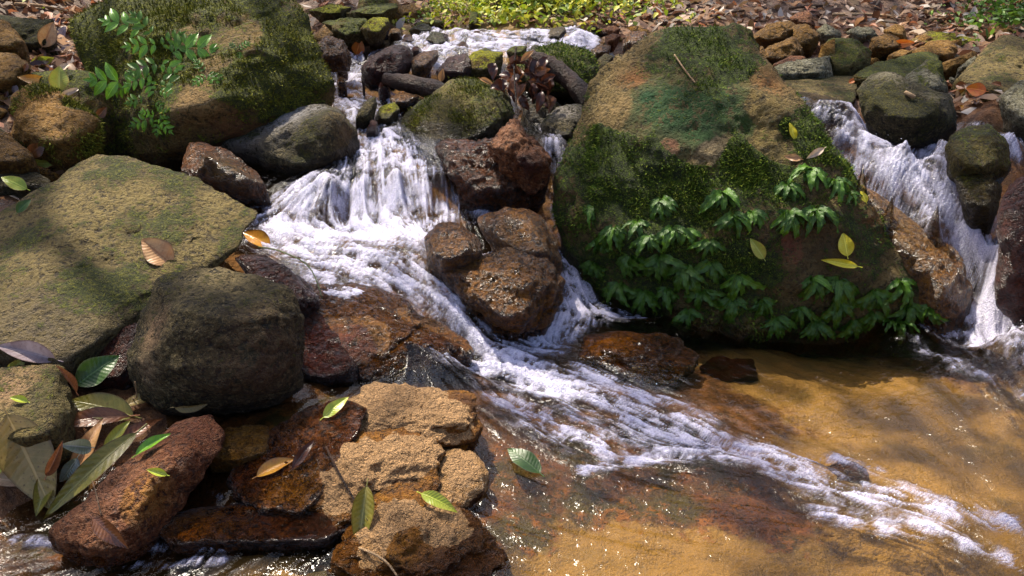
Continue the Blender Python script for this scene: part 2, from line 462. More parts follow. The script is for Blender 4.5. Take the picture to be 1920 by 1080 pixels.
# white water: chains of (px, py, radius in pixels there), then strength
FOAM = [
    ([(640, 110, 25), (655, 160, 40), (660, 195, 40), (695, 245, 35)], .5),
    ([(700, 250, 40), (730, 300, 75), (745, 350, 90), (735, 400, 95)], .74),
    ([(620, 335, 40), (560, 360, 60), (520, 400, 55)], .74),
    ([(650, 370, 60), (640, 420, 60)], .75),
    ([(520, 430, 30), (620, 440, 60), (720, 430, 65), (790, 440, 50)], .98),
    ([(830, 395, 30), (800, 430, 40)], .7),
    ([(500, 440, 36), (560, 460, 50), (640, 490, 75), (740, 510, 75), (800, 540, 45)], .74),
    ([(590, 530, 40), (680, 565, 55), (760, 615, 55), (840, 665, 35)], .50),
    ([(780, 500, 40), (830, 560, 40), (870, 610, 32), (895, 650, 30)], .72),
    ([(880, 680, 30), (960, 690, 50), (1050, 730, 60)], 1.0),
    ([(940, 740, 50), (1030, 790, 65), (1130, 840, 55)], .52), ([(1080, 700, 40), (1200, 740, 50), (1310, 790, 40), (1350, 840, 30)], .6),
    ([(1060, 730, 60), (1170, 770, 65), (1280, 820, 50)], .62),
    ([(1090, 888, 14), (1250, 852, 26), (1350, 850, 34), (1420, 850, 44), (1500, 885, 50), (1580, 925, 46), (1690, 940, 50), (1780, 955, 44), (1880, 985, 36)], .62), ([(1400, 830, 30), (1560, 900, 70), (1720, 950, 60)], .38), ([(980, 720, 70), (1120, 770, 80), (1260, 830, 70)], .40),
    ([(1500, 860, 14), (1600, 860, 18), (1650, 890, 14)], .5),
    ([(1540, 965, 30), (1640, 985, 34), (1760, 1000, 30), (1850, 1030, 26), (1910, 1060, 20)], .46),
    ([(1030, 245, 18), (1040, 300, 20), (1035, 370, 18)], .55),
    ([(1050, 410, 22), (1065, 460, 24), (1085, 540, 32), (1080, 590, 40), (1020, 640, 35)], .75),
    ([(900, 400, 20), (950, 440, 14), (1010, 490, 14), (870, 470, 10)], .55),
    ([(900, 620, 25), (960, 650, 30), (1030, 650, 35)], .62),
    ([(1090, 575, 34), (1200, 592, 32), (1320, 602, 22)], .64),
    ([(1530, 205, 22), (1580, 225, 22), (1600, 250, 22)], .55),
    ([(1570, 275, 25), (1650, 275, 28), (1740, 280, 30), (1780, 330, 30), (1830, 400, 35)], .62),
    ([(1600, 300, 45), (1680, 340, 55), (1740, 390, 50), (1810, 440, 45)], .62), ([(1700, 300, 60), (1770, 350, 60), (1830, 410, 50)], .72), ([(1580, 262, 35), (1660, 270, 40), (1760, 265, 35), (1900, 270, 20)], .68),
    ([(1850, 450, 30), (1850, 520, 40), (1860, 580, 50), (1930, 630, 45)], .85),
    ([(1760, 610, 30), (1850, 640, 40), (1950, 665, 40)], .62), ([(1800, 580, 35), (1880, 600, 50), (1960, 610, 50)], .7), ([(1720, 640, 16), (1800, 690, 22), (1920, 740, 22)], .36),
    ([(1900, 250, 25), (1900, 320, 16)], .4), ([(1890, 215, 20), (1830, 235, 16)], .4),
    ([(720, 66, 20), (800, 94, 22), (900, 94, 24), (1010, 86, 20)], .55), ([(720, 75, 20), (790, 85, 20)], .65), ([(840, 80, 20), (900, 82, 22), (960, 78, 18), (1040, 82, 14)], .75),
    ([(1065, 62, 12), (1090, 70, 20), (1105, 90, 18)], .65), ([(790, 140, 12), (830, 130, 12), (880, 138, 8)], .5),
    ([(720, 95, 14), (650, 120, 14)], .4), ([(740, 215, 14), (720, 240, 16)], .4), ([(690, 170, 20), (740, 160, 14)], .3),
    ([(30, 1020, 16), (180, 1030, 14), (300, 1030, 18), (420, 1030, 14)], .36), ([(380, 920, 12), (430, 945, 10), (520, 945, 8)], .3), ([(200, 1065, 12), (420, 1055, 14)], .3),
]
for q_ in range(60, 102, 5):
    FOAM.append(([(735 + (q_ - 60) * .8, q_, 14), (830, q_ + 1, 14), (930, q_, 14), (1050 - (q_ - 60), q_ - 1, 14)], .52))
    FOAM.append(([(1062, q_ - 2, 12), (1112, q_ - 1, 12)], .7))
for q_ in range(112, 150, 6): FOAM.append(([(628, q_, 16), (672, q_, 16)], .5))
for q_ in range(150, 215, 9): FOAM.append(([(630 + (q_ - 150) * .4, q_, 20), (740 - (q_ - 150) * .3, q_, 20)], .52))
for q_ in range(106, 146, 6): FOAM.append(([(800, q_, 12), (835, q_ - 4, 12)], .5))
FLOW_EXTRA = [[(1350, 640), (1500, 700), (1650, 780), (1900, 980)], [(1800, 650), (1900, 760), (1950, 900)], [(1000, 1000), (1200, 1060), (1500, 1060)], [(600, 780), (480, 880), (330, 980), (50, 1040)],
              [(950, 830), (1100, 960), (1400, 1000)], [(1000, 40), (850, 90), (780, 150), (690, 200)]]

uu = np.concatenate([np.linspace(-900, -40, 90, endpoint=False), np.arange(-40, 1960, 2.6), np.linspace(1960, 2700, 80)])
yy = np.exp(np.linspace(math.log(1.05), math.log(5.4), 560))
tx = (uu - 960) / F_PX
WX = tx[None, :] * (yy[:, None] * 1.02 + 0.12)
WY = np.repeat(yy[:, None], len(uu), 1)
wx, wy = WX.ravel(), WY.ravel()
wz0 = water_z(wx, wy)
foam = np.zeros(len(wx)); fx = np.zeros(len(wx)); fy = np.zeros(len(wx)); fw = np.full(len(wx), 1e-4)
def seg_pass(pts, rad, s):
    global foam, fx, fy, fw
    for (a, b, ra, rb) in zip(pts[:-1], pts[1:], rad[:-1], rad[1:]):
        d = (b - a)[:2]; L2 = float(d @ d) + 1e-9
        reach = max(ra, rb) * 3
        sel = np.where((wx > min(a[0], b[0]) - reach) & (wx < max(a[0], b[0]) + reach) & (wy > min(a[1], b[1]) - reach) & (wy < max(a[1], b[1]) + reach))[0]
        if not len(sel): continue
        q = np.clip(((wx[sel] - a[0]) * d[0] + (wy[sel] - a[1]) * d[1]) / L2, 0, 1)
        r = ra + (rb - ra) * q
        dd = ((wx[sel] - a[0] - q * d[0]) ** 2 + (wy[sel] - a[1] - q * d[1]) ** 2) / (r * r)
        g = np.exp(-dd * 0.9)
        foam[sel] = np.maximum(foam[sel], s * g)
        L = math.sqrt(L2)
        fx[sel] += g * d[0] / L; fy[sel] += g * d[1] / L; fw[sel] += g
for chain, s in FOAM:
    pts = [on_water(a, b) for a, b, r in chain]
    rad = [r * (p[1] / F_PX) * 1.25 for p, (a, b, r) in zip(pts, chain)]
    seg_pass(pts, rad, s)
for chain in FLOW_EXTRA:
    pts = [on_water(a, b) for a, b in chain]
    seg_pass(pts, [0.22] * len(pts), 0.0)
e = 0.03
gxz = (water_z(wx + e, wy) - water_z(wx - e, wy)) / (2 * e); gyz = (water_z(wx, wy + e) - water_z(wx, wy - e)) / (2 * e)
fx += -gxz * 0.35 + 0.02; fy += -gyz * 0.35 - 0.012
fl = np.hypot(fx, fy) + 1e-6
fx /= fl; fy /= fl
FXG, FYG = fx.reshape(WX.shape), fy.reshape(WX.shape)
steep = np.hypot(gxz, gyz)

def flow_at(x, y):
    r = np.clip((np.log(y) - math.log(1.05)) / (math.log(5.4 / 1.05)) * (len(yy) - 1), 0, len(yy) - 1).astype(int)
    u = np.clip(x / (y * 1.02 + 0.12) * F_PX + 960, uu[0], uu[-1])
    cidx = np.clip(np.searchsorted(uu, u), 0, len(uu) - 1)
    return FXG[r, cidx], FYG[r, cidx]

def lic(freq, steps, ds, seed):
    """noise smeared along the current: streaks of water"""
    acc = pnoise(np.c_[wx * freq, wy * freq, np.full(len(wx), seed)])
    for sg in (1, -1):
        x, y = wx.copy(), wy.copy()
        for k in range(steps):
            a, b = flow_at(x, np.maximum(y, 1.05))
            x += sg * a * ds; y += sg * b * ds
            acc += pnoise(np.c_[x * freq, y * freq, np.full(len(x), seed)])
    acc /= acc.std()
    return acc
l0 = lic(150, 6, .004, 3.9)
l1 = lic(75, 7, .006, 1.3)
l2 = lic(26, 5, .016, 5.7)
l3 = lic(9, 3, .04, 8.2)
P2 = np.c_[wx, wy, np.zeros(len(wx))]
grain = pnoise(P2 * 130)
inten = np.clip(foam, 0, 1)
turb = fbm(P2 * 20, 3); turb2 = ridged(P2 * 38, 2); big = fbm(P2 * 7, 2)
tn = lambda q: (q - q.mean()) / q.std()
stp = np.clip(steep, 0, 1)
tex = (.45 - .2 * stp) * l0 + (.50 - .2 * stp) * l1 + .40 * l2 + .45 * tn(turb) + .30 * tn(turb2) + .25 * tn(big)
tex = tn(tex)
zz = wz0 + inten * (1 - .75 * stp) * (.007 * turb + .0025 * turb2) + (0.0012 + 0.0058 * inten + 0.004 * stp) * l2 + (0.0004 + 0.0026 * inten) * l1 + (0.0022 + 0.0066 * inten) * l3 + inten * (1 - stp) * 0.002 * grain
zz += np.clip(foam - .2, 0, 1) * .004 * l0
foam_v = foam * .95 + (.27 - .05 * stp) * tex * np.clip(foam * 2.0, 0, 1) - .04 * stp
foam_v = np.clip(foam_v, 0, 1.3)
bedw = bed_z(wx, wy)
keep = (zz > bedw - 0.03) & (wy < 5.3)
Fw = grid_faces(*WX.shape)
Fw = Fw[keep[Fw].any(1)]
used = np.unique(Fw)
remap = np.full(len(wx), -1); remap[used] = np.arange(len(used))

t = NT("stream_water")
co = t.n("TexCoord").outputs["Object"]
n3, n4, n5 = t.noise(co, 40, 3, .55, .4), t.noise(co, 150, 3, .6), t.noise(co, 420, 2, .6)
fa = t.attr("foam").outputs["Fac"]; st = t.attr("streak").outputs["Fac"]
ff = t.math('ADD', fa, t.math('MULTIPLY', t.math('SUBTRACT', n4, .5), t.math('MULTIPLY', fa, 0.55)))
ff = t.math('ADD', ff, t.math('MULTIPLY', t.math('SUBTRACT', n5, .5), t.math('MULTIPLY', fa, .5)))
fac = t.math('MULTIPLY', t.ss(ff, .14, 1.0), .94)
h = t.math('ADD', t.math('MULTIPLY', n3, .5), t.math('MULTIPLY', t.math('MULTIPLY', n4, .8), t.math('ADD', fa, .06)))
h = t.math('ADD', h, t.math('MULTIPLY', n5, t.math('MULTIPLY', fa, .5)))
nm = t.bump(h, .55, .02)
tr = t.n("BsdfTransparent"); t.put(tr.inputs[0], (0.88, 0.81, 0.62))
gl = t.n("BsdfGlossy"); t.put(gl.inputs["Color"], (1, 1, 1)); t.put(gl.inputs["Roughness"], .11); t.put(gl.inputs["Normal"], nm)
fr = t.n("Fresnel"); t.put(fr.inputs["IOR"], 1.30); t.put(fr.inputs["Normal"], nm)
clear = t.n("MixShader"); t.put(clear.inputs[0], fr.outputs[0]); t.put(clear.inputs[1], tr.outputs[0]); t.put(clear.inputs[2], gl.outputs[0])
fc = t.mix(t.ss(n5, .4, .6), (0.50, 0.47, 0.70), (0.87, 0.84, 0.93))  # lavender mixed into the foam colour stands for froth in shade
fo = t.bsdf(fc, .25, t.bump(t.math('ADD', t.math('ADD', n4, t.math('MULTIPLY', n5, .6)), t.math('MULTIPLY', st, .25)), .8, .014), .6)
mx = t.n("MixShader"); t.put(mx.inputs[0], fac); t.put(mx.inputs[1], clear.outputs[0]); t.put(mx.inputs[2], fo)
water_m = t.done(mx.outputs[0])
water = mesh_obj("stream_water", np.c_[wx, wy, zz][used], remap[Fw], water_m, attrs=dict(foam=foam_v[used], streak=l1[used]))
tag(water, kind='structure')

# spray thrown up over the white water
sel = RNG.choice(len(wx), 1300, p=np.clip(inten - .35, 0, 1) ** 1.5 / np.sum(np.clip(inten - .35, 0, 1) ** 1.5))
ico_b = bmesh.new(); bmesh.ops.create_icosphere(ico_b, subdivisions=1, radius=1)
iv = np.array([v.co[:] for v in ico_b.verts]); iff = np.array([[v.index for v in f.verts] for f in ico_b.faces]); ico_b.free()
rad = RNG.uniform(.0006, .0019, len(sel))
pos = np.c_[wx[sel], wy[sel], zz[sel] + np.abs(RNG.normal(0, .012, len(sel)))] + RNG.normal(0, .006, (len(sel), 3))
V = (iv[None] * rad[:, None, None] + pos[:, None]).reshape(-1, 3)
Fs = (iff[None] + (np.arange(len(sel)) * len(iv))[:, None, None]).reshape(-1, 3)
t = NT("spray_drops")
spray = mesh_obj("water_spray", V, Fs, t.done(t.bsdf((0.85, 0.87, 0.92), .15, None, .6)))
tag(spray, 'fine white spray over the foaming cascades', 'spray', kind='stuff')
# ------------------------------------------------------------------ rocks
ICO = {}
def ico(level):
    if level not in ICO:
        b = bmesh.new(); bmesh.ops.create_icosphere(b, subdivisions=level, radius=1)
        ICO[level] = (np.array([v.co[:] for v in b.verts]), np.array([[v.index for v in f.verts] for f in b.faces])); b.free()
    return ICO[level]

def hull_planes(P):
    b = bmesh.new()
    for p in P: b.verts.new(p)
    r = bmesh.ops.convex_hull(b, input=b.verts[:])
    b.normal_update()
    N, O, A = [], [], []
    for f in b.faces:
        a = f.calc_area()
        if a < 1e-9: continue
        n = np.array(f.normal[:]); o = n @ np.array(f.verts[0].co[:])
        if o < 0: n, o = -n, -o
        N.append(n); O.append(max(o, 1e-3)); A.append(a)
    b.free()
    N, O, A = np.array(N), np.array(O), np.array(A)
    used = np.zeros(len(N), bool); oN, oO = [], []
    for i in np.argsort(-A):
        if used[i]: continue
        g = (~used) & (N @ N[i] > 0.975)
        used |= g
        oN.append(N[i]); oO.append(np.average(O[g], weights=A[g]))
    return np.array(oN), np.array(oO)

ROCKS = []          # (object, world verts, faces)
def rock(name, label, cat, mat, outline, y, lean=0.1, bulge=0.1, back=0.25, pts=(), p=14, lvl=5, amp=0.05, fine=0.010, drop=0.08, cuts=22,
         moss=(), tint=(), sand=(), wet=0.0, wetline=True, group=None, front=True, shrink=0.6, ridge=0.0, crack=.013, dy=0.0):
    pxs = [q[0] for q in outline]; pys = [q[1] for q in outline]
    y0, y1 = min(pys), max(pys)
    cx, cy = sum(pxs) / len(pxs), sum(pys) / len(pys)
    def dep(py): return y + lean * (y1 - py) / max(1, (y1 - y0))
    O3, P = [], []
    for q in outline:
        O3.append(W(q[0], q[1], y=q[2] if len(q) > 2 else dep(q[1])))
    if dy: O3 = [W(q[0], q[1], y=w[1] + dy) for q, w in zip(outline, O3)]
    P += O3
    for q, w in zip(outline, O3):
        bx_, by_ = cx + (q[0] - cx) * shrink, cy + (q[1] - cy) * shrink
        if front: P.append(W(bx_, by_, y=w[1] - bulge))
        P.append(W(cx + (q[0] - cx) * .75, cy + (q[1] - cy) * .75, y=w[1] + back))
        if q[1] > y0 + .65 * (y1 - y0) and drop > 0:
            P.append(w + np.array((0, 0.02, -drop)))
    for q in pts: P.append(W(*q[:2], y=q[2] + dy))
    P = np.array(P)
    O3 = np.array(O3)
    c = P.mean(0)
    size = np.ptp(O3, 0); S = float(max(size[0], size[2]))
    ext = np.ptp(P, 0)
    sc3 = np.maximum(ext / ext.max(), .25)
    Q = (P - c) / sc3
    N, Of = hull_planes(Q)
    if cuts:
        cr = np.random.default_rng(int(abs(outline[0][0] * 31 + outline[0][1] * 7)) + 5)
        nd = cr.normal(size=(cuts, 3)); nd /= np.linalg.norm(nd, axis=1, keepdims=True)
        N = np.r_[N, nd]; Of = np.r_[Of, (Q @ nd.T).max(0) * cr.uniform(.965, 1.04, cuts)]
    p = p * 2.2
    def f(d): return (np.maximum(0, d @ N.T / Of) ** p).sum(1) ** (1 / p)
    k = np.mean(f((O3 - c) / sc3))
    D, Fc = ico(lvl)
    V = D / f(D)[:, None] * k * sc3
    nrm = V / np.linalg.norm(V, axis=1, keepdims=True)
    off = np.array((c[0] * 13.7, c[1] * 7.1, c[2] * 11.3))
    n1 = fbm(V / S * 2.6 + off, 3); n2 = fbm(V / S * 9 + off, 4, .55)
    V = V + nrm * (S * (amp * n1 + fine * 2.2 * n2))[:, None]
    ck = pnoise(V / S * np.array((2.3, 2.3, 3.4)) + off * 1.7) + .12 * n2
    ck2 = pnoise(V / S * np.array((5, 4, 2.6)) + off * .7) + .2 * n2
    gate = sstep(-.05, .35, pnoise(V / S * 1.7 - off))
    V = V - nrm * (S * crack * gate * (np.exp(-(ck / .035) ** 2) + .6 * np.exp(-(ck2 / .04) ** 2)))[:, None]
    if ridge:
        V = V + nrm * (S * ridge * (np.clip(ridged(V / S * np.array((5, 5, 11)) + off, 3), -1, 1.6) - .6))[:, None]
    Wv = V + c
    o = add_rock_mesh(name, Wv, Fc, mat, moss, tint, sand, wet, wetline)
    tag(o, label, cat, group)
    return o

def project(Wv):
    R = Wv - np.array((0, 0, CAM_Z))
    fwd = R[:, 1] * CP - R[:, 2] * SP
    upv = R[:, 1] * SP + R[:, 2] * CP
    return 960 + F_PX * R[:, 0] / fwd, 540 - F_PX * upv / fwd, fwd

def patch(Wv, vn, lst):
    """soft patches round points of the surface; each (px, py, radius in metres, strength, ...)"""
    f = np.zeros(len(Wv)); col = np.zeros((len(Wv), 3))
    if not lst: return f, col
    X, Y, dd = project(Wv)
    for q in lst:
        face = (Wv - np.array((0, 0, CAM_Z)))
        vis = (vn * face).sum(1) < 0
        d2 = (X - q[0]) ** 2 + (Y - q[1]) ** 2 + np.where(vis, 0, 1e9)
        ctr = Wv[np.argmin(d2)]
        g = q[3] * np.exp(-((Wv - ctr) ** 2).sum(1) / q[2] ** 2)
        if len(q) > 4:
            up = g > f
            col[up] = q[4]
        f = np.where(np.abs(g) > np.abs(f), g, f)
    return f, col

def vnormals(V, Fc):
    fn = np.cross(V[Fc[:, 1]] - V[Fc[:, 0]], V[Fc[:, 2]] - V[Fc[:, 0]])
    n = np.zeros_like(V)
    for k in range(3):
        np.add.at(n, Fc[:, k], fn)
    return n / (np.linalg.norm(n, axis=1, keepdims=True) + 1e-12)

def add_rock_mesh(name, Wv, Fc, mat, moss=(), tint=(), sand=(), wet=0.0, wetline=True):
    vn = vnormals(Wv, Fc)
    mo, _ = patch(Wv, vn, moss)
    tf, tc = patch(Wv, vn, tint)
    sa, _ = patch(Wv, vn, sand)
    sa = sa * sstep(0.0, 0.5, vn[:, 2] + .1)
    we = np.full(len(Wv), float(wet))
    if wetline:
        hgt = Wv[:, 2] - water_z(Wv[:, 0], Wv[:, 1])
        we = np.maximum(we, sstep(.07, .01, hgt))
    base = np.array((Wv[:, 0].mean(), Wv[:, 1].mean(), Wv[:, 2].min()))
    o = mesh_obj(name, Wv - base, Fc, mat, loc=base, attrs=dict(moss=mo, tintf=tf, tint=tc, sand=sa, wet=we))
    ROCKS.append((o, Wv, Fc))
    return o

# ---- stone kinds
M_slab = rock_mat("slab_stone", (0.27, 0.20, 0.075), (0.20, 0.15, 0.05), speck=(0.36, 0.29, 0.13), dark=(0.05, 0.035, 0.015), moss1=(0.07, 0.085, 0.01), moss2=(0.17, 0.165, 0.03), moss=.0, up=.30, rough=.85, grain=.7, sat=1.12, val=.86)
M_dark = rock_mat("dark_mossy_stone", (0.075, 0.058, 0.022), (0.05, 0.042, 0.016), speck=(0.24, 0.19, 0.10), dark=(0.012, 0.010, 0.005), moss1=(0.035, 0.035, 0.006), moss2=(0.085, 0.075, 0.014), moss=.06, up=.3, rough=.9, grain=.7, sat=1.12, val=1.1)
M_boul = rock_mat("mossy_boulder_stone", (0.26, 0.185, 0.085), (0.17, 0.13, 0.05), speck=(0.38, 0.30, 0.17), dark=(0.04, 0.03, 0.012), moss1=(0.035, 0.055, 0.005), moss2=(0.10, 0.145, 0.010), moss=.30, up=.1, rough=.85, grain=.6, sat=1.2, val=.88)
M_left = rock_mat("left_boulder_stone", (0.25, 0.17, 0.07), (0.16, 0.115, 0.045), speck=(0.33, 0.25, 0.13), dark=(0.03, 0.022, 0.01), moss1=(0.05, 0.062, 0.005), moss2=(0.18, 0.19, 0.015), sat=1.2, moss=.34, up=.28, rough=.85, grain=.55)
M_wet = rock_mat("wet_red_stone", (0.16, 0.055, 0.024), (0.09, 0.034, 0.016), speck=(0.28, 0.14, 0.075), dark=(0.012, 0.006, 0.004), moss1=(0.05, 0.04, 0.006), moss2=(0.10, 0.07, 0.012), moss=-.5, up=.2, rough=.42, gloss=.5, grain=.55, bump=1.3, sat=1.7, val=1.35)
M_wetb = rock_mat("wet_brown_stone", (0.26, 0.12, 0.04), (0.17, 0.07, 0.025), speck=(0.38, 0.22, 0.11), dark=(0.02, 0.01, 0.006), moss1=(0.06, 0.05, 0.008), moss2=(0.12, 0.09, 0.015), moss=-.35, up=.25, rough=.4, gloss=.6, grain=.55, bump=1.3, sat=1.75, val=1.4)
M_pink = rock_mat("pinkish_stone", (0.24, 0.125, 0.08), (0.15, 0.07, 0.045), speck=(0.40, 0.26, 0.18), dark=(0.03, 0.014, 0.010), moss=-.7, up=.2, rough=.7, grain=.6)
M_sand = rock_mat("sandstone", (0.30, 0.15, 0.06), (0.19, 0.09, 0.04), speck=(0.40, 0.26, 0.15), dark=(0.035, 0.02, 0.012), moss1=(0.05, 0.05, 0.012), moss2=(0.10, 0.09, 0.02), moss=-.55, up=.15, rough=.75, grain=.5)
M_tan = rock_mat("tan_stone", (0.33, 0.21, 0.11), (0.22, 0.14, 0.07), speck=(0.48, 0.35, 0.21), dark=(0.06, 0.035, 0.018), moss1=(0.07, 0.07, 0.01), moss2=(0.15, 0.14, 0.02), moss=-.35, up=.35, rough=.8, grain=.45)
M_grey = rock_mat("grey_lichen_stone", (0.27, 0.25, 0.18), (0.18, 0.17, 0.11), speck=(0.5, 0.48, 0.40), dark=(0.05, 0.045, 0.03), moss1=(0.06, 0.075, 0.01), moss2=(0.16, 0.17, 0.03), moss=-.15, up=.3, rough=.85, grain=.6)
M_green = rock_mat("green_moss_stone", (0.17, 0.13, 0.06), (0.11, 0.09, 0.04), moss1=(0.06, 0.075, 0.008), moss2=(0.16, 0.17, 0.02), moss=.2, up=.45, rough=.85, grain=.4)
M_yell = rock_mat("yellow_moss_stone", (0.2, 0.15, 0.07), (0.1, 0.08, 0.04), moss1=(0.22, 0.22, 0.012), moss2=(0.42, 0.40, 0.03), moss=.0, up=.75, rough=.9, grain=.4)
M_olive = rock_mat("olive_dome_stone", (0.12, 0.10, 0.04), (0.075, 0.06, 0.025), speck=(0.27, 0.22, 0.11), dark=(0.015, 0.012, 0.006), moss1=(0.045, 0.055, 0.005), moss2=(0.16, 0.17, 0.015), moss=.12, up=.35, rough=.75, grain=.5)
M_maroon = rock_mat("maroon_stone", (0.075, 0.022, 0.015), (0.045, 0.016, 0.012), speck=(0.15, 0.07, 0.05), dark=(0.01, 0.005, 0.004), moss=-.6, up=.2, rough=.4, gloss=.3, grain=.6)
M_brown = rock_mat("brown_bank_stone", (0.20, 0.12, 0.055), (0.12, 0.07, 0.03), speck=(0.36, 0.24, 0.13), dark=(0.03, 0.018, 0.01), moss1=(0.06, 0.06, 0.01), moss2=(0.12, 0.11, 0.02), moss=-.3, up=.25, rough=.75, grain=.5)

B = 'boulder'; R = 'rock'; S_ = 'stone'
# big left boulder
rock('mossy_boulder', 'huge moss-covered boulder with fern sprigs on its face, left of the cascade', B, M_left,
     [(128, 48), (180, 6), (250, -25), (345, -50), (450, -40), (525, -15), (565, 45), (605, 110), (632, 182), (600, 216), (520, 243), (430, 280), (330, 315), (250, 305), (205, 275), (188, 225), (170, 150)],
     3.35, lean=.5, bulge=.16, back=.5, p=16, lvl=6, amp=.03, fine=.008, pts=[(330, 215, 3.15), (420, 200, 3.15), (300, 80, 3.45), (480, 60, 3.5)],
     moss=[(170, 60, .2, .45), (250, 15, .2, .5), (560, 130, .2, .3), (360, 195, .09, -.6), (420, 80, .15, -.3), (500, 150, .2, .2)],
     tint=[(360, 195, .10, .9, (.36, .24, .12)), (400, 60, .2, .5, (.28, .2, .1)), (440, 250, .15, .8, (.16, .07, .04)), (350, 20, .1, .7, (.36, .33, .16))])
# front left slab
rock('stone_slab', 'big flat olive-tan slab tilted toward the pool at the left edge', 'slab', M_slab,
     [(-120, 520, 2.3), (-60, 430, 2.5), (20, 425, 2.55), (90, 368, 2.68), (175, 284, 2.82), (250, 290, 2.8), (350, 333, 2.74), (450, 370, 2.67), (491, 396, 2.62), (466, 438, 2.5), (440, 478, 2.42), (270, 545, 2.2), (180, 615, 2.03), (110, 692, 1.9), (30, 665, 1.92), (-120, 660, 1.95)],
     2.3, bulge=-.12, back=.15, p=60, cuts=0, lvl=7, amp=.014, fine=.007, drop=.05, pts=[(300, 420, 2.46), (100, 560, 2.15), (200, 500, 2.28), (380, 400, 2.55)], front=False, ridge=.004,
     moss=[(330, 410, .1, .35), (200, 540, .1, .3), (230, 320, .08, .35), (60, 440, .08, .3), (130, 640, .12, -.2)],
     tint=[(60, 640, .25, .8, (.13, .10, .065)), (300, 360, .2, .5, (.32, .25, .1)), (130, 590, .15, .5, (.36, .26, .15))])
rock('round_rock', 'dark rounded mossy rock leaning against the front of the big slab', R, M_dark,
     [(290, 520), (335, 500), (420, 497), (490, 511), (545, 536), (566, 575), (580, 640), (570, 700), (520, 742), (460, 762), (400, 760), (325, 748), (255, 735), (233, 695), (245, 645), (280, 595)],
     1.88, lean=.17, bulge=.12, back=.2, p=16, lvl=6, amp=.03, fine=.007, drop=.06, pts=[(330, 590, 1.82), (340, 720, 1.78), (500, 600, 1.84)],
     tint=[(290, 620, .06, 1, (.3, .2, .12)), (270, 690, .05, .8, (.28, .2, .12)), (420, 510, .12, .8, (.26, .2, .10)), (500, 690, .15, .6, (.10, .05, .03))])  # pale tints paint light onto the left facet and top rim
# main right boulder
rock('fern_boulder', 'giant domed boulder with mossy green face and a skirt of dark ferns, right of centre', B, M_boul,
     [(1042, 370, 3.0), (1046, 310, 3.05), (1080, 238, 3.12), (1110, 172, 3.18), (1150, 112, 3.25), (1212, 68, 3.3), (1290, 40, 3.32), (1350, 36, 3.30), (1402, 80, 3.2), (1432, 125, 3.12), (1472, 178, 3.04), (1524, 225, 2.97), (1562, 280, 2.91), (1602, 335, 2.85), (1645, 405, 2.79), (1705, 480, 2.74), (1745, 535, 2.71), (1778, 610, 2.68), (1690, 612, 2.70), (1500, 608, 2.64), (1350, 588, 2.66), (1200, 562, 2.76), (1100, 545, 2.87), (1072, 480, 2.92), (1052, 420, 2.96)],
     2.8, front=False, bulge=0, back=.5, p=36, cuts=8, lvl=7, amp=.022, fine=.007, drop=.12,
     pts=[(1320, 130, 3.08), (1180, 260, 2.93), (1140, 400, 2.8), (1300, 420, 2.70), (1500, 420, 2.72), (1600, 520, 2.66), (1450, 560, 2.62), (1250, 530, 2.71), (1320, 280, 2.87)],
     moss=[(1310, 70, .12, .55), (1120, 290, .16, .45), (1260, 350, .18, .55), (1400, 330, .15, .5), (1130, 350, .12, .4), (1480, 240, .05, .4), (1530, 250, .1, .5), (1180, 180, .16, -.55), (1120, 240, .08, -.3), (1430, 190, .13, -.3), (1300, 265, .12, -.6), (1440, 270, .12, -.35), (1550, 470, .2, -.15), (1100, 480, .2, .2), (1600, 300, .1, .35), (1350, 120, .12, .3), (1350, 480, .2, .25)],
     tint=[(1215, 180, .05, 1.2, (.02, .07, .02)), (1260, 200, .15, 1.3, (.03, .08, .022)), (1340, 190, .14, 1.3, (.035, .085, .02)), (1310, 240, .11, 1.2, (.045, .095, .03)), (1390, 230, .08, 1.1, (.05, .09, .02)), (1190, 150, .06, .8, (.34, .16, .08)), (1330, 265, .10, .9, (.30, .24, .15)), (1440, 160, .06, 1, (.32, .17, .08)), (1160, 200, .08, .8, (.34, .24, .12)), (1255, 272, .04, 1, (.32, .17, .11)), (1400, 220, .13, .8, (.30, .22, .09)), (1060, 340, .08, 1, (.14, .06, .03)), (1060, 420, .08, 1, (.12, .055, .03)), (1480, 465, .08, 1, (.22, .09, .06)), (1560, 470, .2, .9, (.10, .065, .03)), (1450, 480, .12, .9, (.14, .08, .04)), (1640, 420, .1, 1, (.17, .08, .03))])
rock('wet_apron_rock', 'brown water-washed rock apron sloping below the right side of the giant domed boulder', R, M_wetb,
     [(1598, 345, 2.9), (1650, 362, 2.9), (1722, 420, 2.85), (1792, 478, 2.78), (1824, 545, 2.72), (1815, 610, 2.66), (1765, 615, 2.62), (1755, 560, 2.64), (1715, 490, 2.7), (1655, 415, 2.8)],
     2.8, front=False, bulge=0, back=.25, p=14, lvl=5, amp=.03, pts=[(1770, 540, 2.62)], wet=.2, tint=[(1680, 420, .15, .8, (.30, .17, .06))])
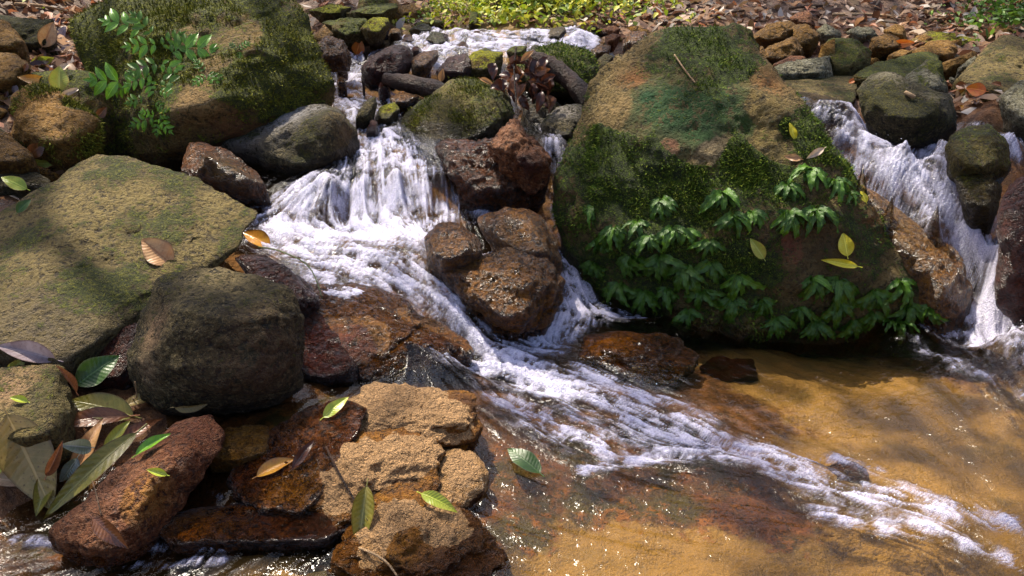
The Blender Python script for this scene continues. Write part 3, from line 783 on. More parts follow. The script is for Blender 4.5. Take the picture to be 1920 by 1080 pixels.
# left group
rock('wedge_rock', 'wet grey-topped wedge rock beside the left shoulder of the upper chute', R, M_dark,
     [(410, 272), (460, 240), (520, 213), (600, 192), (640, 200), (672, 240), (680, 290), (655, 315), (600, 335), (540, 338), (480, 300)], 3.2, lean=.22, bulge=.1, back=.2, p=26, amp=.03,
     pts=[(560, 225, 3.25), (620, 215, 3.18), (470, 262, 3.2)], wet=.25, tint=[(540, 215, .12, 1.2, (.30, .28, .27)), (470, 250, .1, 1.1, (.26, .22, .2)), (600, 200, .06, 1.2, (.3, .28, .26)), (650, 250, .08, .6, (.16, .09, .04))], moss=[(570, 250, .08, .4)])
rock('russet_rock', 'small russet triangular rock between the big slab and the huge left boulder', R, M_wet,
     [(335, 330), (352, 263), (385, 265), (440, 288), (490, 325), (505, 348), (445, 362), (380, 345)], 2.98, lean=.12, bulge=.08, back=.15, p=24, pts=[(385, 290, 2.92)], tint=[(355, 290, .06, .8, (.34, .2, .13)), (420, 310, .1, .5, (.16, .12, .03))])  # tints paint the left facet as lit, the right side darker
rock('tan_rock', 'pale tan rock with a dark mossy rim at the far left', R, M_tan,
     [(22, 180), (60, 158), (100, 168), (150, 198), (192, 230), (180, 265), (130, 297), (60, 290), (22, 250)], 3.1, lean=.15, bulge=.09, back=.25, p=14, amp=.04, ridge=.008,
     moss=[(70, 165, .06, .9), (140, 195, .05, .9), (185, 235, .06, 1), (170, 275, .08, .9), (100, 285, .06, .7), (30, 180, .06, .6)])
rock('mossy_rock', 'low mossy rock cut by the left edge, below the pale tan rock', R, M_brown,
     [(-60, 235), (0, 238), (40, 270), (75, 305), (40, 318), (-60, 318)], 2.95, lean=.1, bulge=.08, back=.2, moss=[(30, 260, .06, .7), (0, 245, .06, .6)])
rock('rock_ledge', 'brown pointed rock slab in the upper left corner', R, M_tan,
     [(-60, 40), (10, 36), (45, 75), (48, 92), (0, 95), (-60, 95)], 3.9, lean=.1, bulge=.08, back=.3, p=24)
rock('mossy_ledge', 'dark squared mossy ledge behind the brown pointed slab, upper left', R, M_dark,
     [(-10, 33), (40, 32), (100, 36), (105, 85), (60, 98), (20, 90)], 4.15, lean=.1, bulge=.06, back=.3, p=26, moss=[(60, 35, .15, .5)])
rock('bank_rock', 'tan-brown bank rock below the pointed slab at the left edge', R, M_tan,
     [(-50, 100), (30, 98), (62, 118), (40, 150), (0, 165), (-50, 165)], 3.55, lean=.1, bulge=.08, back=.3, p=20)
rock('bank_rock', 'brown earthy rock under the dead leaves between tan rock and huge left boulder', R, M_left,
     [(60, 135), (120, 128), (190, 140), (215, 200), (215, 290), (150, 300), (90, 200)], 3.35, lean=.1, bulge=.05, back=.3, p=14)
rock('bank_rock', 'reddish rock at the left edge above the big flat slab', R, M_wet,
     [(-60, 375), (0, 368), (45, 385), (40, 410), (0, 440), (-60, 440)], 2.66, lean=.1, bulge=.06, back=.2)
rock('bank_rock', 'wet grey flat rock at the left edge under the low mossy rock', R, M_grey,
     [(-60, 310), (20, 302), (70, 312), (95, 345), (60, 362), (-60, 362)], 2.85, lean=.15, bulge=.03, back=.2, wet=.6)
rock('leaf_strewn_rock', 'brownish green rock at the left edge behind the big fallen tan leaf', R, M_slab,
     [(-80, 720), (0, 690), (60, 684), (108, 692), (136, 765), (128, 835), (60, 860), (-80, 860)], 1.68, lean=.18, bulge=.06, back=.15, lvl=5, amp=.04, tint=[(30, 730, .08, 1, (.42, .27, .15)), (90, 740, .1, .8, (.10, .085, .03))])
rock('pinkish_rock', 'pinkish-brown rough rock carrying two small green leaves at lower left', R, M_pink,
     [(85, 1000, 1.46), (130, 960, 1.5), (195, 905, 1.56), (265, 845, 1.63), (340, 785, 1.72), (405, 772, 1.74), (432, 800, 1.70), (410, 850, 1.63), (315, 892, 1.56), (290, 940, 1.5), (240, 1020, 1.42), (165, 1035, 1.40)],
     1.5, front=False, bulge=0, back=.12, p=18, lvl=6, amp=.035, fine=.010, drop=.06, pts=[(300, 850, 1.58), (200, 960, 1.47), (280, 900, 1.5)], ridge=.006, tint=[(270, 930, .05, 1, (.42, .25, .14)), (370, 800, .12, .7, (.1, .04, .03)), (200, 930, .1, .5, (.3, .18, .14))])
rock('ledge_rock', 'long wet brown ledge rock the thin flow spills over at bottom left', R, M_wet,
     [(290, 985, 1.5), (330, 962, 1.55), (400, 950, 1.58), (490, 945, 1.6), (570, 915, 1.62), (650, 930, 1.6), (668, 985, 1.52), (610, 1012, 1.47), (450, 1015, 1.46), (310, 1008, 1.46)], 1.5, front=False, bulge=0, back=.1, p=16, amp=.03, drop=.05, wet=.6, tint=[(380, 965, .08, .9, (.26, .11, .03)), (600, 960, .1, .8, (.06, .035, .028))])
rock('sunken_rock', 'flat yellowish stone under the thin flow behind the pinkish rock', R, M_tan,
     [(385, 835, 1.72), (430, 800, 1.78), (500, 800, 1.78), (500, 845, 1.7), (440, 862, 1.66), (390, 860, 1.67)], 1.7, front=False, bulge=0, back=.03, drop=.05, wet=.6, amp=.02)
rock('dark_rock', 'dark red dripping rock wedged right of the rounded mossy rock', R, M_maroon,
     [(555, 575), (600, 585), (640, 620), (695, 690), (680, 722), (620, 735), (540, 728), (540, 640)], 2.08, lean=.2, bulge=.06, back=.15, p=18, amp=.04, wet=.5, moss=[(600, 640, .06, .5)])
rock('dark_rock', 'narrow dark red rock in the gap under the tip of the big slab', R, M_maroon,
     [(440, 478), (500, 480), (560, 520), (600, 560), (590, 590), (540, 570), (460, 510)], 2.25, lean=.1, bulge=.04, back=.12, p=16, wet=.5)
rock('dark_rock', 'small dark rock in the shade between big slab and rounded mossy rock', R, M_maroon,
     [(150, 680), (220, 620), (270, 600), (260, 690), (230, 730), (150, 730)], 1.98, lean=.1, bulge=.03, back=.1, p=16)
# centre
rock('slanted_rock', 'long slanted brown rock slab with a sheet of water sliding over it', R, M_wetb,
     [(565, 530, 2.44), (620, 530, 2.45), (670, 533, 2.45), (745, 553, 2.43), (815, 600, 2.36), (884, 655, 2.27), (840, 680, 2.21), (760, 690, 2.15), (705, 705, 2.09), (650, 645, 2.15), (590, 580, 2.27)],
     2.3, front=False, bulge=0, back=.12, p=22, lvl=6, amp=.03, fine=.012, drop=.1, pts=[(700, 600, 2.26), (760, 640, 2.20)], wet=.1, ridge=.006, tint=[(660, 640, .08, 1, (.20, .045, .018)), (740, 600, .16, .9, (.34, .15, .035)), (820, 650, .1, .8, (.30, .11, .03))])
rock('cascade_stone', 'small upright brown stone at the edge of the white pool above the big wet stone', S_, M_wetb,
     [(795, 445), (822, 416), (858, 415), (895, 445), (908, 475), (870, 495), (820, 505), (798, 480)], 2.55, lean=.1, bulge=.08, back=.12, p=16, amp=.05, wet=.2)
rock('cascade_stone', 'big rounded wet brown stone dripping in the middle of the cascade', S_, M_wetb,
     [(815, 500), (868, 474), (960, 470), (1030, 490), (1062, 525), (1055, 565), (1020, 605), (970, 632), (930, 620), (895, 580), (850, 552)], 2.45, lean=.14, bulge=.12, back=.18, p=13, lvl=6, amp=.05, fine=.013, wet=.35, tint=[(930, 600, .08, .6, (.22, .08, .02))])
rock('cascade_stone', 'brown wet stone behind the big dripping stone, beside the right channel', S_, M_wetb,
     [(888, 402), (940, 384), (1000, 394), (1040, 438), (1054, 490), (1000, 500), (950, 480), (900, 435)], 2.7, lean=.12, bulge=.08, back=.15, p=15, amp=.05, wet=.3)
rock('red_rock', 'dark red wet rock face right of the foaming fall', R, M_wet,
     [(806, 268), (830, 252), (862, 256), (885, 280), (960, 262), (1020, 280), (1034, 305), (1022, 350), (1000, 386), (950, 392), (880, 384), (848, 345), (822, 310)], 3.05, lean=.14, bulge=.08, back=.2, p=17, lvl=6, amp=.05, fine=.014, wet=.4)
rock('knobby_rock', 'knobby pink-tan rock perched on the dark red wet rock', R, M_pink,
     [(905, 272), (932, 240), (956, 222), (976, 236), (992, 262), (1032, 292), (1034, 320), (1000, 335), (960, 315), (930, 285)], 2.98, lean=.1, bulge=.06, back=.15, p=14, amp=.08, fine=.02, tint=[(985, 310, .06, 1.2, (.05, .018, .012)), (950, 250, .05, .7, (.42, .26, .19))], wet=.3)
rock('dome_rock', 'smooth olive dome rock in midstream above the foaming fall', R, M_olive,
     [(738, 250), (760, 214), (800, 174), (842, 148), (890, 140), (938, 155), (966, 195), (966, 245), (930, 272), (885, 290), (825, 292), (765, 285)], 3.55, lean=.2, bulge=.16, back=.25, p=11, lvl=6, amp=.03, fine=.006, tint=[(880, 160, .12, .8, (.30, .25, .12))], moss=[(900, 155, .1, .3)])
rock('lichen_rock', 'grey-topped dark rock tucked against the left shoulder of the giant domed boulder', R, M_dark,
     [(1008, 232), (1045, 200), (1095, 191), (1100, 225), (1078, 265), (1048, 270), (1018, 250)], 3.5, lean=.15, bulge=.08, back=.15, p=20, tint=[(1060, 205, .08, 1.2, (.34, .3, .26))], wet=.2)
rock('mossy_dome', 'dark green mossy dome behind the tangle of dead leaves upstream', B, M_olive,
     [(950, 118), (985, 95), (1050, 76), (1100, 93), (1130, 135), (1120, 185), (1060, 195), (1000, 175), (960, 150)], 4.05, lean=.15, bulge=.15, back=.3, p=11, amp=.025, moss=[(1050, 90, .25, .4)])
rock('shadow_rock', 'brown rock in the dark hollow below the dead leaf tangle', R, M_dark, [(985, 190), (1020, 180), (1050, 195), (1050, 235), (1000, 250), (975, 230)], 3.75, lean=.1, bulge=.06, back=.2)
rock('orange_rock', 'low orange-brown rock just breaking the foam in front of the ferns', R, M_wetb,
     [(1075, 665, 2.4), (1100, 635, 2.48), (1160, 622, 2.52), (1220, 630, 2.5), (1280, 632, 2.5), (1315, 680, 2.36), (1260, 715, 2.28), (1150, 695, 2.33)], 2.4, front=False, bulge=0, back=.08, p=10, amp=.06, fine=.016, drop=.1, wet=.2, pts=[(1150, 650, 2.38), (1250, 670, 2.36)], tint=[(1130, 645, .09, 1.1, (.42, .17, .03)), (1220, 660, .06, .8, (.16, .06, .02)), (1280, 660, .06, .8, (.06, .03, .015))])
rock('sunken_rock', 'dark brown rock lying under the ripples beside the low orange rock', R, M_maroon, [(1310, 690, 2.42), (1350, 670, 2.48), (1410, 675, 2.47), (1420, 700, 2.4), (1360, 715, 2.37)], 2.42, front=False, bulge=0, back=.04, amp=.06, wet=.6)
rock('sunken_rock', 'reddish oval stone on the sandy bed of the pool below the ferns', S_, M_maroon, [(1478, 650, 2.72), (1510, 640, 2.75), (1565, 652, 2.72), (1545, 665, 2.68), (1500, 664, 2.68)], 2.7, front=False, bulge=0, back=.03, drop=.03, amp=.05, wet=.8)
rock('sunken_rock', 'rounded brown stone awash under the lower white streak', S_, M_wetb, [(1540, 880, 1.92), (1580, 862, 1.95), (1620, 875, 1.93), (1630, 900, 1.88), (1570, 905, 1.86)], 1.9, front=False, bulge=0, back=.04, drop=.05, amp=.05, wet=.8)
rock('sunken_rock', 'red-brown stone awash where the foam tongue thins', S_, M_wetb, [(1160, 815, 2.0), (1230, 775, 2.08), (1320, 800, 2.04), (1330, 840, 1.96), (1250, 850, 1.93)], 2.0, front=False, bulge=0, back=.05, drop=.06, amp=.06, wet=.8)
rock('sunken_rock', 'long reddish rock awash under the ragged edge of the lower white streak', R, M_wetb, [(1090, 895, 1.85), (1180, 865, 1.9), (1330, 872, 1.89), (1480, 905, 1.83), (1500, 945, 1.76), (1350, 940, 1.75), (1180, 930, 1.77)], 1.85, front=False, bulge=0, back=.04, drop=.06, amp=.06, wet=.8)
# sandstone outcrop
rock('sandstone_rock', 'sandy ridge rock at the back of the orange outcrop, foreground', R, M_sand,
     [(612, 795, 1.78), (650, 750, 1.86), (715, 728, 1.92), (800, 726, 1.93), (880, 735, 1.9), (895, 790, 1.82), (880, 830, 1.76), (800, 830, 1.74), (700, 840, 1.72), (630, 825, 1.74)], 1.8, front=False, dy=.025, bulge=0, back=.1, p=18, lvl=6, amp=.05, fine=.014, drop=.06, pts=[(760, 770, 1.8), (850, 790, 1.77)], ridge=.02,
     sand=[(740, 745, .12, 1.5), (830, 780, .07, 1.4), (690, 745, .06, 1.2)], tint=[(690, 790, .06, 1, (.36, .25, .16)), (640, 800, .04, 1, (.05, .03, .02)), (870, 750, .05, .9, (.08, .04, .025))])
rock('sandstone_rock', 'broad sandy hump with a dark mossy cleft in the orange outcrop', R, M_sand,
     [(545, 905, 1.6), (590, 850, 1.68), (650, 815, 1.73), (760, 800, 1.76), (815, 830, 1.72), (815, 900, 1.62), (780, 950, 1.56), (690, 985, 1.5), (600, 975, 1.51)], 1.6, front=False, dy=.025, bulge=0, back=.1, p=18, lvl=6, amp=.05, fine=.014, drop=.06, pts=[(680, 880, 1.6), (740, 850, 1.65)], ridge=.02,
     sand=[(680, 880, .09, 1.4), (760, 850, .07, 1.4), (640, 930, .05, 1.1), (800, 840, .05, 1.1)], tint=[(590, 890, .06, 1, (.22, .13, .1)), (745, 915, .05, 1.2, (.06, .055, .04))])
rock('sandstone_rock', 'rounded sandy block on the right of the orange outcrop', R, M_sand,
     [(800, 905, 1.64), (808, 865, 1.7), (840, 842, 1.74), (885, 845, 1.73), (918, 885, 1.67), (905, 920, 1.62), (860, 950, 1.57), (815, 945, 1.57)], 1.64, front=False, dy=.025, bulge=0, back=.06, p=14, lvl=5, amp=.05, fine=.012, drop=.08, pts=[(860, 885, 1.64)], sand=[(860, 880, .12, 1.6)])
rock('sandstone_rock', 'ragged front lump of the orange outcrop at the bottom of the photo', R, M_sand,
     [(640, 985, 1.5), (690, 935, 1.56), (770, 920, 1.58), (860, 950, 1.55), (915, 1010, 1.47), (935, 1100, 1.36), (820, 1110, 1.33), (700, 1100, 1.35), (640, 1060, 1.4)], 1.5, front=False, dy=.025, bulge=0, back=.08, p=15, lvl=6, amp=.06, fine=.018, drop=.06, pts=[(790, 1000, 1.44)], ridge=.02,
     sand=[(715, 975, .06, 1.3), (830, 985, .055, 1.4), (760, 960, .04, 1), (700, 1040, .04, 1)], tint=[(850, 1050, .1, .8, (.10, .05, .03))])
rock('bedrock_shelf', 'low sandy base of the orange outcrop filling the hollows between its lumps', R, M_sand,
     [(585, 885, 1.71), (640, 785, 1.86), (720, 745, 1.94), (820, 745, 1.94), (872, 800, 1.84), (880, 900, 1.7), (868, 1000, 1.55), (820, 1050, 1.49), (680, 1050, 1.49), (605, 975, 1.59)], 1.6, front=False, bulge=0, back=.06, p=14, lvl=6, amp=.06, fine=.012, drop=.06, ridge=.01, wet=.15,
     sand=[(800, 830, .06, 1), (770, 920, .05, .9)])
rock('bedrock_shelf', 'red-brown wet bedrock under the thin flow left of the orange outcrop', R, M_wet,
     [(430, 905, 1.63), (470, 835, 1.73), (560, 775, 1.82), (640, 745, 1.86), (690, 765, 1.82), (640, 840, 1.7), (610, 910, 1.6), (560, 960, 1.53), (480, 955, 1.54)], 1.7, front=False, bulge=0, back=.05, p=20, lvl=6, amp=.03, fine=.014, drop=.05, wet=.5, ridge=.008, tint=[(520, 850, .1, .9, (.30, .10, .02)), (560, 910, .08, .8, (.34, .16, .05)), (460, 880, .05, .7, (.2, .06, .02))])
# right side
rock('dark_rock', 'black-brown rock cut by the right edge beside the falling water', R, M_maroon,
     [(1868, 385), (1893, 345), (1930, 328), (1990, 400), (1990, 560), (1920, 580), (1885, 535), (1868, 450)], 2.5, lean=.1, bulge=.06, back=.2, p=14, wet=.3)
rock('wet_rock', 'rounded olive-brown wet rock in the right-hand stream', R, M_olive,
     [(1768, 275), (1800, 238), (1850, 232), (1892, 262), (1894, 310), (1860, 330), (1800, 328), (1774, 305)], 2.98, lean=.12, bulge=.08, back=.15, p=11, wet=.4)
rock('wet_rock', 'mossy half-sunk rock below the rounded olive rock in the right-hand stream', R, M_olive, [(1785, 330), (1835, 315), (1882, 345), (1868, 410), (1830, 400), (1800, 360)], 2.85, lean=.1, bulge=.05, back=.15, p=12, wet=.6)
rock('stream_rock', 'dark green rock with a small tan stick on it, above the right-hand stream', R, M_dark,
     [(1606, 165), (1632, 138), (1672, 133), (1705, 155), (1760, 170), (1786, 185), (1794, 232), (1750, 245), (1690, 242), (1640, 225), (1608, 195)], 3.35, lean=.18, bulge=.1, back=.2, p=20, lvl=5, amp=.04, moss=[(1650, 190, .12, .5), (1740, 220, .12, .6)], tint=[(1670, 145, .1, 1.1, (.26, .23, .15)), (1760, 180, .07, 1, (.24, .21, .14))])
rock('flat_rock', 'flat greenish slab under shallow water behind the giant domed boulder', 'slab', M_slab, [(1440, 150, 3.95), (1500, 143, 4.0), (1610, 142, 4.0), (1606, 165, 3.75), (1590, 190, 3.55), (1500, 193, 3.5), (1455, 175, 3.6)], 3.7, front=False, bulge=0, back=.1, p=20, amp=.02, wet=.3)
rock('lichen_rock', 'low whitish lichen-covered rock on the far side of the greenish slab', R, M_grey, [(1435, 132), (1480, 114), (1560, 102), (1568, 138), (1500, 144), (1440, 146)], 3.95, lean=.1, bulge=.06, back=.15, p=22)
rock('mossy_rock', 'upright rounded mossy rock with a black shaded side, right background', R, M_green, [(1536, 95), (1556, 70), (1600, 70), (1630, 92), (1634, 118), (1595, 142), (1562, 138), (1545, 115)], 4.1, lean=.12, bulge=.1, back=.25, p=14, tint=[(1600, 100, .12, .9, (.27, .24, .13)), (1550, 95, .06, 1, (.04, .035, .02))])  # dark left and pale right tints paint in its shaded and lit sides
rock('mossy_slab', 'sloping green mossy slab, right background', 'slab', M_green, [(1600, 142, 3.85), (1640, 120, 4.05), (1735, 95, 4.3), (1762, 105, 4.25), (1745, 130, 4.0), (1680, 150, 3.75)], 3.9, front=False, bulge=0, back=.12, p=26)
rock('mossy_rock', 'two-sided rock with pale face and green edge beside the sloping mossy slab', R, M_grey, [(1688, 148), (1745, 106), (1768, 112), (1778, 172), (1745, 178), (1712, 168)], 3.75, lean=.12, bulge=.07, back=.2, p=24, moss=[(1765, 130, .07, .9), (1725, 155, .06, .5), (1750, 110, .05, .6)])
rock('tan_rock', 'smooth tan rock behind the sloping mossy slab', R, M_tan, [(1700, 98), (1750, 78), (1782, 74), (1798, 88), (1788, 110), (1740, 108)], 4.4, lean=.1, bulge=.08, back=.2, p=13)
rock('long_mossy_rock', 'long low rock topped with bright yellow moss, right background', R, M_yell, [(1698, 72), (1740, 58), (1800, 61), (1842, 78), (1840, 90), (1790, 88), (1750, 80), (1706, 82)], 4.75, lean=.1, bulge=.08, back=.2, p=14, tint=[(1715, 72, .1, .9, (.4, .3, .2))], moss=[(1715, 70, .1, -.5)])
rock('large_slab', 'large tan-green tilted slab at the right edge of the background', 'slab', M_slab, [(1800, 145, 3.8), (1840, 105, 4.0), (1880, 66, 4.15), (1920, 70, 4.1), (2010, 110, 3.9), (2010, 170, 3.6), (1885, 172, 3.55), (1815, 155, 3.7)], 3.8, front=False, bulge=0, back=.25, p=22)
rock('long_stone', 'long narrow tan stone between tan rock and large tilted slab', S_, M_tan, [(1762, 118), (1830, 92), (1838, 108), (1800, 125), (1768, 135)], 4.15, lean=.05, bulge=.05, back=.12, p=20)
rock('pale_stone', 'small whitish stone on the left flank of the large tilted slab', S_, M_grey, [(1795, 128), (1830, 102), (1838, 112), (1815, 130)], 4.0, lean=.05, bulge=.04, back=.1, p=18)
rock('grey_rock', 'pale grey sloping rock at the right edge above the stream', R, M_grey, [(1868, 178), (1910, 150), (1980, 140), (1990, 240), (1930, 245), (1895, 225)], 3.3, lean=.15, bulge=.07, back=.2, p=20)
for lab, ol, y_, m_ in [
    ('brown slab leaning on its edge just right of the giant boulder top', [(1405, 70), (1440, 46), (1480, 37), (1496, 50), (1484, 76), (1430, 86)], 4.45, M_brown),
    ('orange-brown angular rock right of the leaning brown slab', [(1482, 48), (1515, 45), (1542, 66), (1525, 88), (1498, 96), (1484, 76)], 4.4, M_brown),
    ('round-shouldered purplish rock standing topmost in the right background', [(1478, 32), (1500, 20), (1520, 22), (1530, 48), (1500, 50)], 4.6, M_pink),
    ('dark brown rock with a tan right face under the leaning brown slab', [(1418, 112), (1440, 86), (1490, 66), (1508, 90), (1500, 112), (1450, 122)], 4.2, M_brown),
    ('thin flat purplish stone lying before the dark brown tan-faced rock', [(1446, 122), (1480, 104), (1510, 104), (1512, 112), (1470, 124)], 4.05, M_pink),
    ('small rusty upright stone against the right flank of the giant boulder', [(1405, 105), (1428, 85), (1440, 100), (1440, 125), (1425, 130)], 4.15, M_brown),
    ('broad brown rock left of the long yellow-moss rock', [(1632, 70), (1660, 62), (1685, 70), (1700, 90), (1660, 98), (1630, 92)], 4.45, M_brown),
    ('pale pointed stone behind the broad brown rock', [(1655, 56), (1680, 44), (1696, 50), (1702, 72), (1670, 66)], 4.7, M_tan),
    ('whitish rounded stone in the row under the leaf bank, right background', [(1585, 60), (1605, 48), (1635, 52), (1648, 66), (1610, 72)], 4.75, M_grey),
    ('yellowish flat stone below the broad brown rock', [(1665, 104), (1690, 92), (1712, 96), (1700, 108), (1672, 110)], 4.3, M_tan),
    ('low brown stone at the far right foot of the leaf bank', [(1848, 60), (1870, 48), (1900, 50), (1905, 64), (1870, 68)], 4.8, M_brown),
    ('pale stone left of the purplish topmost rock', [(1530, 55), (1548, 44), (1575, 58), (1578, 68), (1545, 72)], 4.7, M_grey),
    ('mossy rounded rock behind the right shoulder of the giant boulder', [(1350, 60), (1375, 40), (1405, 55), (1425, 90), (1410, 110), (1370, 95)], 3.85, M_green),
    # left and centre background
    ('orange-brown pointed rock beside the huge left boulder', [(585, 72), (608, 46), (625, 62), (622, 80), (595, 82)], 4.6, M_brown),
    ('rounded red-brown rock above the upper chute', [(588, 82), (612, 66), (645, 76), (658, 98), (650, 112), (600, 114)], 4.2, M_wetb),
    ('lumpy dark green mossy rock beneath the flat yellow-topped slabs', [(602, 42), (640, 32), (690, 32), (692, 66), (655, 76), (615, 62)], 4.7, M_green),
    ('thin mossy slab with bright yellow top, upper centre-left', [(574, 20), (618, 7), (662, 13), (650, 26), (605, 30)], 5.0, M_yell),
    ('dark-edged flat slab lying right of the bright yellow slab', [(648, 24), (690, 10), (742, 6), (748, 14), (728, 30), (660, 30)], 4.95, M_green),
    ('rounded mossy rock rising behind the dark-edged flat slab', [(668, 16), (675, -8), (728, -10), (734, 8), (700, 18)], 5.4, M_green),
    ('rock with a vivid yellow mossy left face, upper centre-left', [(672, 54), (695, 32), (728, 32), (734, 50), (712, 68), (690, 66)], 4.6, M_yell),
    ('dark maroon rock with a grey wet top, above the upper chute', [(676, 128), (690, 108), (735, 84), (768, 86), (774, 118), (750, 148), (690, 150)], 4.05, M_maroon),
    ('small orange-brown stone right of the maroon rock', [(768, 112), (792, 96), (824, 93), (822, 110), (792, 132), (772, 132)], 4.05, M_wetb),
    ('dark wedge rock splitting the upstream flow', [(818, 134), (838, 108), (876, 97), (886, 125), (876, 142), (830, 142)], 3.95, M_maroon),
    ('smooth yellow-green rock under a film of water upstream', [(876, 104), (900, 94), (945, 96), (940, 132), (900, 142), (880, 140)], 4.0, M_yell),
    ('grey-green layered rock on the far bank beside upstream rapids', [(795, 74), (812, 58), (830, 62), (842, 80), (820, 90)], 4.55, M_green),
    ('small dark tilted stone at the left rim of the upper chute', [(664, 222), (684, 190), (704, 178), (710, 192), (694, 224), (676, 230)], 3.5, M_dark),
    ('little mossy yellow-green stone left of the midstream dome rock', [(700, 224), (712, 200), (742, 190), (752, 205), (738, 226), (715, 232)], 3.6, M_yell),
    ('black little stone in the narrows before the midstream dome rock', [(686, 245), (696, 224), (708, 228), (708, 246), (696, 250)], 3.4, M_maroon),
    ('brown flat wet stone left of the dome rock top', [(730, 182), (760, 172), (788, 180), (770, 195), (735, 196)], 3.75, M_wetb),
    ('round grey-brown rock on the far bank, upper centre', [(746, 28), (755, 10), (775, 6), (790, 20), (786, 32)], 5.3, M_brown),
    ('dull green flat rock at the sandy far bank', [(768, 55), (785, 40), (805, 46), (818, 58), (790, 62)], 4.9, M_green),
    ('tall narrow stump-like stone in the far ground cover', [(878, 44), (882, 22), (895, 22), (898, 42), (890, 50)], 4.95, M_green),
    ('brown block stone right of the small far waterfall', [(1168, 80), (1180, 58), (1212, 58), (1215, 75), (1185, 90)], 4.3, M_wetb),
    ('flat purplish stone at the top right of the small far waterfall', [(1132, 56), (1150, 48), (1165, 54), (1152, 62)], 4.6, M_pink),
    ('pinkish stone beside the foot of the small far waterfall', [(1134, 68), (1150, 62), (1166, 66), (1152, 78), (1138, 80)], 4.45, M_pink),
    ('red-brown stone below the small far waterfall', [(1108, 92), (1128, 82), (1145, 86), (1140, 100), (1115, 102)], 4.35, M_wetb),
    ('grey wet stone between far waterfall and giant boulder', [(1120, 112), (1136, 100), (1150, 106), (1140, 128), (1126, 130)], 4.2, M_dark),
    ('whitish wet stone left of the small far waterfall', [(1022, 74), (1034, 54), (1058, 48), (1062, 56), (1050, 74)], 4.6, M_grey),
    ('dark-fronted stone next to the whitish wet stone on the far rapids', [(990, 70), (1000, 54), (1020, 54), (1022, 74)], 4.65, M_maroon),
    ('brown squared stone in the far rapids row', [(880, 70), (890, 56), (922, 56), (924, 70), (900, 74)], 4.65, M_brown),
    ('small round dark stone on the far rapids row', [(976, 62), (982, 53), (990, 54), (988, 64)], 4.8, M_maroon),
    ('brown pebble at the left end of the far rapids row', [(855, 62), (864, 52), (880, 54), (876, 66)], 4.85, M_brown),
    ('olive flat stone at the water edge before the mossy dome', [(948, 96), (962, 86), (988, 86), (985, 98), (962, 102)], 4.2, M_green),
]:
    w_ = max(q[0] for q in ol) - min(q[0] for q in ol)
    rock('bank_stone' if w_ < 60 else 'bank_rock', lab, S_ if w_ < 60 else R, m_, ol, y_, lean=.06, bulge=.06 * w_ / 60, back=max(.08, .15 * w_ / 70), p=18, lvl=4 if w_ < 70 else 5, amp=.045, fine=.014, drop=.06,
         wet=.3 if m_ in (M_wet, M_wetb, M_maroon) else 0)
for k, (a, b, w_, y_, m_) in enumerate([(705, 62, 30, 4.7, M_green), (740, 58, 26, 4.8, M_brown), (765, 72, 24, 4.65, M_wetb), (830, 70, 30, 4.6, M_maroon), (868, 84, 22, 4.4, M_wetb), (925, 74, 28, 4.55, M_wetb), (960, 68, 24, 4.65, M_maroon), (1005, 92, 26, 4.35, M_green),
                                     (1040, 90, 18, 4.4, M_wetb), (780, 92, 22, 4.35, M_maroon), (910, 100, 30, 4.2, M_green), (640, 118, 24, 4.3, M_wetb), (795, 118, 26, 4.1, M_wetb), (720, 160, 24, 3.9, M_maroon), (640, 150, 20, 4.0, M_wetb)]):
    h_ = w_ * RNG.uniform(.45, .7)
    ol = [(a - w_ / 2, b + h_ * .4), (a - w_ * .35, b - h_ * .3), (a - w_ * .05, b - h_ * .6), (a + w_ * .35, b - h_ * .35), (a + w_ / 2, b + h_ * .3), (a, b + h_ * .55)]
    rock('wet_stone', 'wet stone breaking the small rapids far upstream', S_, m_, ol, y_, lean=.05, bulge=.04, back=.08, p=16, lvl=4, wet=.5, group='wet stones in the upstream rapids')

# loose stones that fill the gaps along both banks: nothing tells them apart
def pebble(x, y, r, m_, label, group, name='small_stone'):
    D, Fc = ico(3)
    N = RNG.normal(size=(11, 3)); N /= np.linalg.norm(N, axis=1, keepdims=True)
    Of = RNG.uniform(.65, 1, 11)
    V = D / ((np.maximum(0, D @ N.T / Of) ** 12).sum(1) ** (1 / 12) + .25)[:, None] * r
    V *= np.array((1, RNG.uniform(.7, 1), RNG.uniform(.5, .8)))
    a = RNG.uniform(0, 6.28)
    V = V @ np.array(((math.cos(a), -math.sin(a), 0), (math.sin(a), math.cos(a), 0), (0, 0, 1)))
    z = float(bed_full(np.array([x]), np.array([y]))[0])
    o = add_rock_mesh(name, V + np.array((x, y, z + r * .25)), Fc, m_)
    tag(o, label, S_, group)
for k in range(26):
    px, py = RNG.uniform(560, 1260), RNG.uniform(44, 66)
    c = W(px, py, y=RNG.uniform(4.6, 5.1))
    pebble(c[0], c[1], RNG.uniform(.025, .06), [M_brown, M_wetb, M_pink, M_tan, M_grey, M_maroon][RNG.integers(6)], 'small rounded stone in the strip of pebbles along the far water edge', 'pebbles along the far water edge', 'pebble')
for k in range(40):
    px = RNG.uniform(1400, 1940); c = W(px, RNG.uniform(50, 130), y=RNG.uniform(4.0, 4.9))
    pebble(c[0], c[1], RNG.uniform(.03, .075), [M_brown, M_tan, M_tan, M_grey, M_green, M_pink][RNG.integers(6)], 'small stone filling gaps among the boulders of the right background', 'small stones among the right background boulders')
for k in range(26):
    px = RNG.uniform(-60, 130); c = W(px, RNG.uniform(90, 330), y=RNG.uniform(2.9, 4.2))
    pebble(c[0], c[1], RNG.uniform(.03, .06), [M_brown, M_tan, M_dark, M_left][RNG.integers(4)], 'small earthy stone on the left bank among dead leaves', 'small stones on the left bank')
